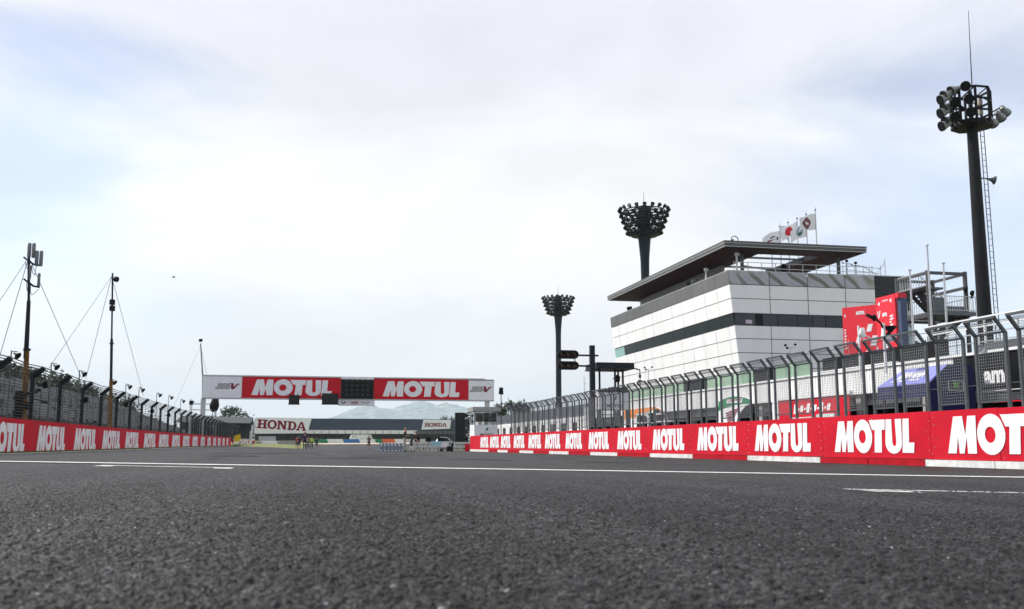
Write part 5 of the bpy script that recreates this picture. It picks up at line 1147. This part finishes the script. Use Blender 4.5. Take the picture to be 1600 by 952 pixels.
slabthing('grey_block', 'grey concrete block between the short red banner and the white block', 'barrier', 399, 690.3, 408, 696.5, Yr+2, CONC, .8, .1)
slabthing('white_block', 'long white block at the left edge of the run-off', 'barrier', 408.5, 689, 433, 696, Yr+3, WHTP, .8, .1)
slabthing('grey_wall', 'low grey concrete wall behind the left run-off grass', 'wall', 433, 688.6, 470, 694, Yr+8, CONC, .5, .3)
s, bd, a, c = slabthing('corrugated_fence', 'pale grey corrugated fence above the white block', 'fence', 404, 682, 431, 690, Yr+6, GALVL, .1, .3)
q = MB()
for k in range(16): x = a.x+(c.x-a.x)*(k+.3)/16; q.box((x, Yr+5.95, .5), (x+(c.x-a.x)/40, Yr+6, c.z))
q.build('rib', M('fence_blue_grey', (.25, .31, .37), .5), s)
p0, p1 = atY(392, 687, 175), atY(398.5, 664, 175); t = thing('distance_board', 'white vertical distance board with three black numerals at the left of the track', 'sign', (p0.x, 175, .2))
q = MB(); q.box((p0.x, 175, p0.z-.2), (p1.x, 175.25, p1.z)); bd = q.build('board', WHT, t); q = MB(); q.box((p0.x-.25, 175.05, 1.2), (p0.x, 175.3, 2.7)); q.build('side_board', GALVL, t)
q = MB(); q.bar((p0.x+.3, 175.15, .1), (p0.x+.3, 175.15, p0.z), .1); q.build('post', GALV, t)
q = MB(); q.box((p0.x, 174.98, p1.z-.6), (p1.x+.1, 175, p1.z)); q.build('header', GALVL, t)
for k, ch in enumerate('150'): place('lettering', textmesh(ch, BLKP, .04), (p0.x+(.26 if ch == '1' else .14), 175, p1.z-1.12-k*.62), (1, 0, 0), (0, 0, 1), .2 if ch == '1' else .46, .46, bd, .01)
p = [atY(*v, 120) for v in ((366.5, 691), (376, 689), (375.5, 678), (365.5, 681.5))]; t = thing('yellow_board', 'plain yellow marshal flag board leaning at the end of the left wall', 'sign', (p[0].x, 120, .2)); q = MB(); q.prism([(v.x, v.z) for v in p], lambda u, v, w: (u+.2*w, 120+w, v), .05); q.build('board', YEL, t); q = MB(); q.bar((p[1].x-.1, 120.08, .15), (p[2].x-.05, 120.08, p[2].z), .05); q.build('stick', GALV, t)

# vehicles
def van(lb, x0, x1, Y, zb, zt):
    t = thing('white_van', lb, 'van', ((x0+x1)/2, Y, zb)); h = zt-zb; L_ = x1-x0
    prof = [(0, .22), (0, .6), (.04, .85), (.1, .98), (.88, 1), (.95, .9), (1, .55), (1, .22)]
    q = MB(); q.prism([(x0+a*L_, zb+b*h) for a, b in prof], lambda u, v, w: (u, Y+w, v), 1.9); q.build('body', WHTP, t, smooth=True)
    for a in (.16, .82):
        q = MB(); q.cyl((x0+a*L_, Y-.03, zb+.32), (x0+a*L_, Y+.2, zb+.32), .32, n=14); w = q.build('wheel', BLK, t); q = MB(); q.cyl((x0+a*L_, Y-.05, zb+.32), (x0+a*L_, Y-.03, zb+.32), .18, n=10); q.build('rim', ALU, w)
    for a, c in ((.04, .14), (.17, .3)): q = MB(); q.prism([(x0+(a+.015)*L_, zb+.62*h), (x0+c*L_, zb+.62*h), (x0+c*L_, zb+.85*h), (x0+(a+.04)*L_, zb+.85*h)], lambda u, v, w: (u, Y-.015+w, v), .02); q.build('window', GALVL, t)
    q = MB(); q.box((x0+.45*L_, Y-.02, zb+.36*h), (x0+.6*L_, Y, zb+.44*h)); q.build('panel', GALV, t)
a, c = atY(547, 689, 235), atY(582, 679, 235); van('white van parked behind the coloured barrier', a.x, c.x, 235, a.z-.3, c.z)
a, c = atY(686, 692, 150), atY(706, 683, 150)
t = thing('white_car', 'white car parked by the guard rail left of the black screen', 'car', ((a.x+c.x)/2, 150, g(20, 150))); L_ = c.x-a.x+1.2; x0 = a.x-.6; z0 = g(20, 150)+.02; Hc = c.z-z0
q = MB(); q.prism([(x0+u*L_, z0+v*Hc) for u, v in [(0, .2), (0, .55), (.1, .62), (.22, .95), (.4, 1), (.62, .95), (.8, .62), (.97, .5), (1, .2)]], lambda u, v, w: (u, 150+w, v), 1.75); q.build('body', WHTP, t, smooth=True)
q = MB(); q.prism([(x0+u*L_, z0+v*Hc) for u, v in [(.17, .62), (.25, .9), (.4, .94), (.6, .9), (.73, .62)]], lambda u, v, w: (u, 149.985+w, v), .02); q.build('window', DGLASS, t)
for u in (.2, .8): q = MB(); q.cyl((x0+u*L_, 149.96, z0+.3), (x0+u*L_, 150.2, z0+.3), .3, n=12); q.build('wheel', BLK, t)
# guard rail, plastic barriers, equipment
Yr = 112.0
a, c = atY(640, 699, Yr), atY(735, 699, Yr); zg = -.25
t = thing('guard_rail', 'low grey steel guard rail with posts across the pit exit', 'barrier', ((a.x+c.x)/2, Yr, zg))
for z in (.05, .42): q = MB(); q.box((a.x, Yr, z), (c.x+1, Yr+.08, z+.26)); q.box((a.x, Yr-.04, z+.09), (c.x+1, Yr, z+.17)); q.build('rail', GALVL, t)
for x in lin(a.x, c.x, 9): q = MB(); q.box((x, Yr+.08, zg-.1), (x+.12, Yr+.2, .72)); q.build('post', GALV, t)
tag(sheet('verge', lin(a.x, c.x+6, 8), lin(104, 116, 6), GRASS, .006), kind='structure')
for k in range(7):
    x0 = atY(592.5+k*5.6, 700, 84).x; x1 = atY(592.5+k*5.6+5.4, 700, 84).x; zt = atY(600, 692.5, 84).z; zb = g(x0, 84)
    t = thing('plastic_barrier', 'white marked slate plastic barrier left of the tall man, number %s in its row' % ['one', 'two', 'three', 'four', 'five', 'six', 'seven'][k], 'barrier', (x0, 84, zb), 'row of plastic barriers')
    q = MB(); q.hexa([(x0, 83.8, zb), (x1, 83.8, zb), (x1, 84.3, zb), (x0, 84.3, zb), (x0, 83.95, zt), (x1, 83.95, zt), (x1, 84.15, zt), (x0, 84.15, zt)]); q.build('shell', M('barrier_slate', (.16, .2, .24), .5), t)
    q = MB(); w = x1-x0; q.hexa([(x0+w*.42, 83.86, zt-.22), (x0+w*.72, 83.86, zt-.26), (x0+w*.72, 83.97, zt-.26), (x0+w*.42, 83.97, zt-.22), (x0+w*.32, 83.9, zt-.04), (x0+w*.62, 83.9, zt-.04), (x0+w*.62, 83.97, zt-.04), (x0+w*.32, 83.97, zt-.04)]); q.build('white_mark', WHT, t); q = MB(); q.box((x0+w*.4, 83.76, zb+.03), (x0+w*.75, 83.9, zb+.14)); q.build('white_mark', WHT, t)
def stand_monitor(lb, px, py, Y):
    c = atY(px, py, Y); zb = g(c.x, Y); t = thing('monitor_stand', lb, 'monitor', (c.x, Y, zb)); q = MB(); q.box((c.x-.22, Y, c.z-.17), (c.x+.22, Y+.12, c.z+.17)); q.box((c.x-.25, Y-.02, c.z+.15), (c.x+.25, Y+.25, c.z+.18)); q.build('screen', BLK, t)
    q = MB(); q.bar((c.x, Y+.06, c.z-.17), (c.x, Y+.06, zb+.35), .05)
    for k in range(3): q.bar((c.x, Y+.06, zb+.4), (c.x+.3*cos(k*2.1), Y+.06+.3*sin(k*2.1), zb), .04)
    q.build('tripod', GALV, t)
stand_monitor('black hooded monitor on a stand right of the bending man', 652, 687, 82); stand_monitor('black monitor on a stand left of the blue seats', 669, 687, 83); stand_monitor('black monitor on a stand right of the blue seats', 688, 687, 83)
for k, (px_, lb) in enumerate(((677, 'left light blue folding chair near the guard rail'), (685.5, 'right light blue folding chair near the guard rail'))):
    Y = 82; c = atY(px_, 696, Y); zb = g(c.x, Y); t = thing('folding_chair', lb, 'chair', (c.x, Y, zb), 'light blue folding chairs'); q = MB(); q.box((c.x-.2, Y-.2, zb+.4), (c.x+.2, Y+.2, zb+.44)); q.build('seat', M('chair_blue', (.3, .55, .65), .6), t); q = MB(); q.box((c.x-.2, Y-.24, zb+.5), (c.x+.2, Y-.2, zb+.85)); q.build('backrest', MATS['chair_blue'], t)
    for sx in (-.2, .2):
        for sy in (-.2, .2): q = MB(); q.bar((c.x+sx, Y+sy, zb), (c.x+sx, Y+sy, zb+.5), .035); q.build('leg', ALU, t)
c = atY(694, 695, 82); zb = g(c.x, 82); t = thing('trolley', 'white and black equipment trolley beside the blue chairs', 'trolley', (c.x, 82, zb)); q = MB(); q.box((c.x-.3, 81.8, zb+.35), (c.x+.25, 82.2, zb+.75)); q.build('case', WHTP, t); q = MB(); q.bar((c.x-.35, 82, zb+.3), (c.x+.5, 82, zb+.3), .06); q.bar((c.x+.4, 82, zb), (c.x+.5, 82, zb+.9), .05); q.build('frame', BLK, t)
for sx in (-.25, .25): q = MB(); q.cyl((c.x+sx, 81.75, zb+.13), (c.x+sx, 81.85, zb+.13), .13, n=10); q.build('wheel', BLK, t)
c = atY(704, 700, 81); zb = g(c.x, 81); t = thing('wheeled_case', 'black wheeled case with a raised handle near the right wall end', 'case', (c.x, 81, zb)); q = MB(); q.box((c.x-.3, 80.8, zb+.05), (c.x+.1, 81.2, zb+.42)); q.build('case', BLK, t); q = MB(); q.bar((c.x+.12, 81, zb), (c.x+.16, 81, zb+.72), .16, .1); q.build('handle', BLK, t)

# ------------------------------------------------------------------ people
def person(lb, pxf, Y, hgt, cols, pose='stand', face=0, group=None):
    """cols: shirt, trousers(upper leg), lower leg, hair"""
    shirt, tr, low, hair = cols; k = hgt/1.75
    lean = {'stand': 0, 'walk': .03, 'bend': .28, 'look': .02}[pose]; st = {'walk': .2, 'stand': .03, 'bend': .16, 'look': .05}[pose]
    J = {}; 
    def j(n, x, y, z, r): J[n] = (Vector((x, y, z))*k, r*k)
    j('pel', 0, 0, .95, .135); j('sp', 0, lean*.4, 1.14, .125); j('ch', 0, lean, 1.34, .15); j('nk', 0, lean*1.25, 1.49, .058); j('hd', 0, lean*1.45+.02, 1.61, .088); j('tp', 0, lean*1.5+.01, 1.70, .07); j('ns', 0, lean*1.5+.105, 1.6, .018)
    for s, n in ((-1, 'l'), (1, 'r')):
        sw = s*st
        arm = {'walk': [(.23, -sw*.5, 1.17), (.25, -sw*.9+.08, .93)], 'stand': [(.25, -.02, 1.16), (.16, .2, 1.12)], 'bend': [(.24, lean+.05, 1.12), (.2, lean+.25, .92)], 'look': [(.25, .02, 1.17), (.14, .24, 1.18)]}[pose]
        j('sh'+n, s*.19, lean*.95, 1.41, .068); j('el'+n, s*arm[0][0], arm[0][1], arm[0][2], .046); j('wr'+n, s*arm[1][0], arm[1][1], arm[1][2], .032)
        d = (J['wr'+n][0]-J['el'+n][0]).normalized()/k
        w = J['wr'+n][0]/k; j('pa'+n, *(w+d*.08), .036)
        for fi in range(4):
            sp = Vector((.018*(fi-1.5), .012*(1.5-fi), -.01)); j('f%d%s' % (fi, n), *(w+d*(.15+.012*(1-abs(fi-1.5)))+sp*1.3), .009)
        j('th'+n, *(w+d*.07+Vector((-s*.05, .03, .0))), .011)
        j('hp'+n, s*.095, 0, .9, .1); j('kn'+n, s*.11, sw*.5+.02, .5, .062); j('an'+n, s*.12, sw-.02, .08, .04); j('to'+n, s*.135, sw+.16, .04, .038)
    E_ = [('pel', 'sp'), ('sp', 'ch'), ('ch', 'nk'), ('nk', 'hd'), ('hd', 'tp'), ('hd', 'ns')]
    for n in 'lr': E_ += [('ch', 'sh'+n), ('sh'+n, 'el'+n), ('el'+n, 'wr'+n), ('wr'+n, 'pa'+n), ('pa'+n, 'th'+n)]+[('pa'+n, 'f%d%s' % (i, n)) for i in range(4)]+[('pel', 'hp'+n), ('hp'+n, 'kn'+n), ('kn'+n, 'an'+n), ('an'+n, 'to'+n)]
    names = list(J); me = bpy.data.meshes.new('body'); me.from_pydata([J[n][0] for n in names], [(names.index(a), names.index(b)) for a, b in E_], [])
    o = bpy.data.objects.new('tmp', me); COL.objects.link(o); o.modifiers.new('s', 'SKIN'); sv_ = me.skin_vertices[0].data
    for i, n in enumerate(names): sv_[i].radius = (J[n][1], J[n][1]*(.72 if n in ('ch', 'sp', 'pel') else 1)); sv_[i].use_root = (n == 'pel')
    sb_ = o.modifiers.new('u', 'SUBSURF'); sb_.levels = 1
    dg = bpy.context.evaluated_depsgraph_get(); m2 = bpy.data.meshes.new_from_object(o.evaluated_get(dg)); bpy.data.objects.remove(o)
    mats = [shirt, tr, low, SKIN, BLK]
    m2.materials.clear()
    for m in mats: m2.materials.append(m)
    bones = []
    for a, b in E_:
        c = {'sp': 0, 'ch': 0, 'nk': 3, 'hd': 3, 'tp': 3, 'ns': 3}.get(b)
        if c is None: c = {'sh': 0, 'el': 0, 'wr': 3, 'pa': 3, 'th': 3, 'hp': 1, 'kn': 1, 'an': 2, 'to': 4}.get(b[:2], 3)
        bones.append((J[a][0], J[b][0], c))
    idx = []
    for p in m2.polygons:
        c = p.center; best = (9, 0)
        for a, b, q in bones:
            d = b-a; t_ = max(0, min(1, (c-a).dot(d)/d.length_squared)); best = min(best, ((c-a-d*t_).length, q))
        idx.append(best[1])
    m2.polygons.foreach_set('material_index', idx); m2.polygons.foreach_set('use_smooth', [True]*len(idx)); m2.name = 'body'
    f = atY(pxf, 700, Y); t = thing('person', lb, 'person', (f.x, Y, g(f.x, Y)), group)
    bo = mobj('body', m2, t); bo.rotation_euler.z = face
    q = MB(); hc = J['hd'][0]; q.lathe(hc+Vector((0, -.012, -.01))*k, [(.075*k, 0), (.1*k, .03*k), (.1*k, .08*k), (.075*k, .125*k), (.02*k, .15*k)], 10); h = q.build('hair', hair, None, smooth=True); h.parent = bo
    return t
BC = M('black_cloth', (.015, .015, .017), .85); PUR = M('dark_purple_cloth', (.06, .03, .11), .8); RC = M('red_cloth', (.5, .06, .03), .8); KHK = M('grey_brown_cloth', (.3, .27, .22), .85); NAVY = M('navy_cloth', (.02, .025, .04), .85); FAIR = M('sandy_hair', (.35, .16, .08), .7); WC = M('pale_cloth', (.55, .55, .5), .85)
person('person in black with dark shorts, second from left of the far walking group', 467.5, 140, 1.72, (BC, BC, SKIN, HAIR), 'walk', pi)
person('person in a red top, leftmost of the far walking group', 463.5, 146, 1.7, (RC, BC, SKIN, HAIR), 'walk', pi)
person('tallest person of the far walking group in a dark purple top', 476, 108, 1.85, (PUR, BC, BC, HAIR), 'walk', pi)
person('person in a dull green vest between the tall one and the bright vest', 481.5, 140, 1.7, (M('dull_green_vest', (.2, .25, .12), .8), BC, BC, HAIR), 'walk', pi)
person('person in a bright yellow green vest in the far walking group', 487, 138, 1.7, (HIVIS, BC, BC, HAIR), 'walk', pi)
person('person in black with dark shorts, rightmost of the far walking group', 494.5, 140, 1.65, (BC, BC, SKIN, HAIR), 'walk', pi)
person('man in black standing alone in the middle of the track', 576.3, 124, 1.75, (BC, NAVY, SKIN, HAIR), 'stand', pi)
person('tall man in a black sweater and grey brown trousers beside the plastic barriers', 632, 76, 1.82, (BC, KHK, KHK, FAIR), 'look', -pi*.55)
person('person in dark clothes bending forward right of the tall man', 642.5, 78, 1.62, (BC, NAVY, WC, HAIR), 'bend', -pi*.6)

p = atY(272, 433.5, 60); t = thing('bird', 'tiny dark bird flying in the pale sky above the left fence', 'bird', p)
q = MB(); q.lathe(p+Vector((-.07, 0, 0)), [(.004, -.06), (.02, -.02), (.03, .05), (.018, .11), (.004, .15)], 7, (1, .2, .05))
for s_ in (-1, 1): q.add([p+Vector((-.03, 0, .02)), p+Vector((.05, 0, .02)), p+Vector((.0, .1*s_, .07)), p+Vector((-.09, .2*s_, .03)), p+Vector((-.05, .1*s_, .05))], [(0, 1, 2, 4), (2, 3, 4)])
q.build('body', BLK, t, fixn=False)

# ------------------------------------------------------------------ trees and hills
def tree_mesh(seed, n=1500, w=1.0, h=1.0):
    r = random.Random(seed); q = MB(); cl = []
    for _ in range(26):
        a = r.uniform(0, 2*pi); t_ = r.random(); rad = (.25+.75*sin(pi*min(1, .15+t_*.85)))*r.uniform(.25, .8); cl.append(Vector((cos(a)*rad*.5*w, sin(a)*rad*.5*w, .28+t_*.66)))
    for _ in range(n):
        c = r.choice(cl); d = Vector((r.gauss(0, 1), r.gauss(0, 1), r.gauss(0, .8))).normalized()*r.uniform(.02, .15); p = c+d; s = r.uniform(.012, .03)
        u = Vector((r.gauss(0, 1), r.gauss(0, 1), r.gauss(0, 1))).normalized(); v = u.cross(Vector((r.gauss(0, 1), r.gauss(0, 1), r.gauss(0, 1)))).normalized()
        q.add([p-u*s-v*s*.5, p+u*s-v*s*.6, p+u*s*.8+v*s*.6, p-u*s*.7+v*s*.7], [(0, 1, 2, 3)], r.randrange(2))
    tk = MB(); tk.cyl((0, 0, 0), (0, 0, .5), .035, .018, 7)
    for _ in range(7): c = r.choice(cl); tk.cyl((0, 0, r.uniform(.25, .45)), c, .012, .004, 5)
    return q.mesh('crown', LEAF, fixn=False), tk.mesh('trunk', BARK)
TM = [tree_mesh(s, w=wd) for s, wd in ((1, 1.1), (2, .9), (3, 1.4), (4, 1.0))]
def tree(k, x, y, z, h, lb, grp, w=1):
    t = thing('broadleaf_tree', lb, 'tree', (x, y, z), grp); c = mobj('crown', TM[k][0], t); b = mobj('trunk', TM[k][1], t)
    for o in (c, b): o.scale = (h*w, h*w, h); o.rotation_euler.z = x*1.7
pos = ['leftmost in the picture', 'left of the antenna mast', 'right behind the antenna mast', 'right of the antenna mast', 'over the second fence beam from the left', 'between the two guyed masts', 'over the third fence beam', 'left of the lamp mast', 'right of the lamp mast']
for i, (px_, py) in enumerate([(4, 570), (22, 574), (40, 577), (66, 577), (88, 586), (112, 596), (140, 606), (166, 614), (196, 622)]):
    p = atX(px_, py, -42); tree(i % 4, p.x, p.y, .3, p.z-.3, 'dark tree crown showing over the grandstand seats, '+pos[i], 'trees behind the grandstand', 1.1)
p = atY(361, 639, 245); tree(2, p.x, 245, 1, p.z-.6, 'round dark tree between the left fence and the far stand', None, 1.15)
for px_, py, lb in ((693, 652, 'low dark tree top over the roof of the far stand, left one'), (708, 653, 'low dark tree top over the roof of the far stand, right one')):
    p = atY(px_, py, 300); tree(0, p.x, 300, 1.5, p.z-1.5, lb, 'trees behind the far stand', 1)
for px_, py, lb in ((776, 634, 'small dark tree beside the white marshal booth roof'), (798, 628, 'dark tree behind the far end of the right fence, taller one'), (815, 628, 'dark tree behind the right fence, nearer the smaller floodlight tower')):
    p = atY(px_, py, 165); tree(1 if px_ != 798 else 2, p.x, 165, -.2, p.z+.2, lb, 'trees behind the right fence', .8)
HYP = 8000.0
prof = [(440, 690), (490, 662), (520, 651), (545, 641), (560, 637), (580, 634.5), (600, 638), (615, 639), (630, 633), (648, 627.5), (662, 627), (675, 631), (684, 634), (698, 631), (712, 633), (728, 638), (745, 645), (775, 656), (820, 668), (900, 690)]
hp = [(atY(a, b, HYP).x, atY(a, b, HYP).z) for a, b in prof]
vs = []; nx, ny = 150, 26; xs = lin(hp[0][0], hp[-1][0], nx)
for jy in range(ny+1):
    f = jy/ny
    for x in xs:
        top_ = interp(x, hp); e = 1-f; sh = f if f <= 1 else 1
        base = 1+(top_-1)*(f**.8); nz = noise.fractal(Vector((x*.003, f*4, 1.3)), .9, 2.1, 5)*60*f*(1.15-f)+noise.fractal(Vector((x*.015, f*20, 4.3)), .9, 2.1, 3)*12*f
        vs.append((x, HYP-1800+1800*f, base+nz))
for x in xs: vs.append((x, HYP+200, 0))
n_ = nx+1; q = MB(); q.add(vs, [(j_*n_+i, j_*n_+i+1, (j_+1)*n_+i+1, (j_+1)*n_+i) for j_ in range(ny+1) for i in range(nx)])
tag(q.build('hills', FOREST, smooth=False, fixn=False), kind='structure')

# ------------------------------------------------------------------ haze
q = MB(); q.box((-8600, -400, -3), (8600, 9000, 400))
hz = q.build('haze', [], None); hz['kind'] = 'stuff'
hm = bpy.data.materials.new('haze'); hm.use_nodes = True; hn = hm.node_tree.nodes; hn.remove(hn['Principled BSDF'])
pv = hn.new('ShaderNodeVolumePrincipled'); pv.inputs['Color'].default_value = (.78, .92, 1, 1); pv.inputs['Density'].default_value = .00012; pv.inputs['Anisotropy'].default_value = .1
hm.node_tree.links.new(pv.outputs[0], hn['Material Output'].inputs['Volume']); hz.data.materials.append(hm)
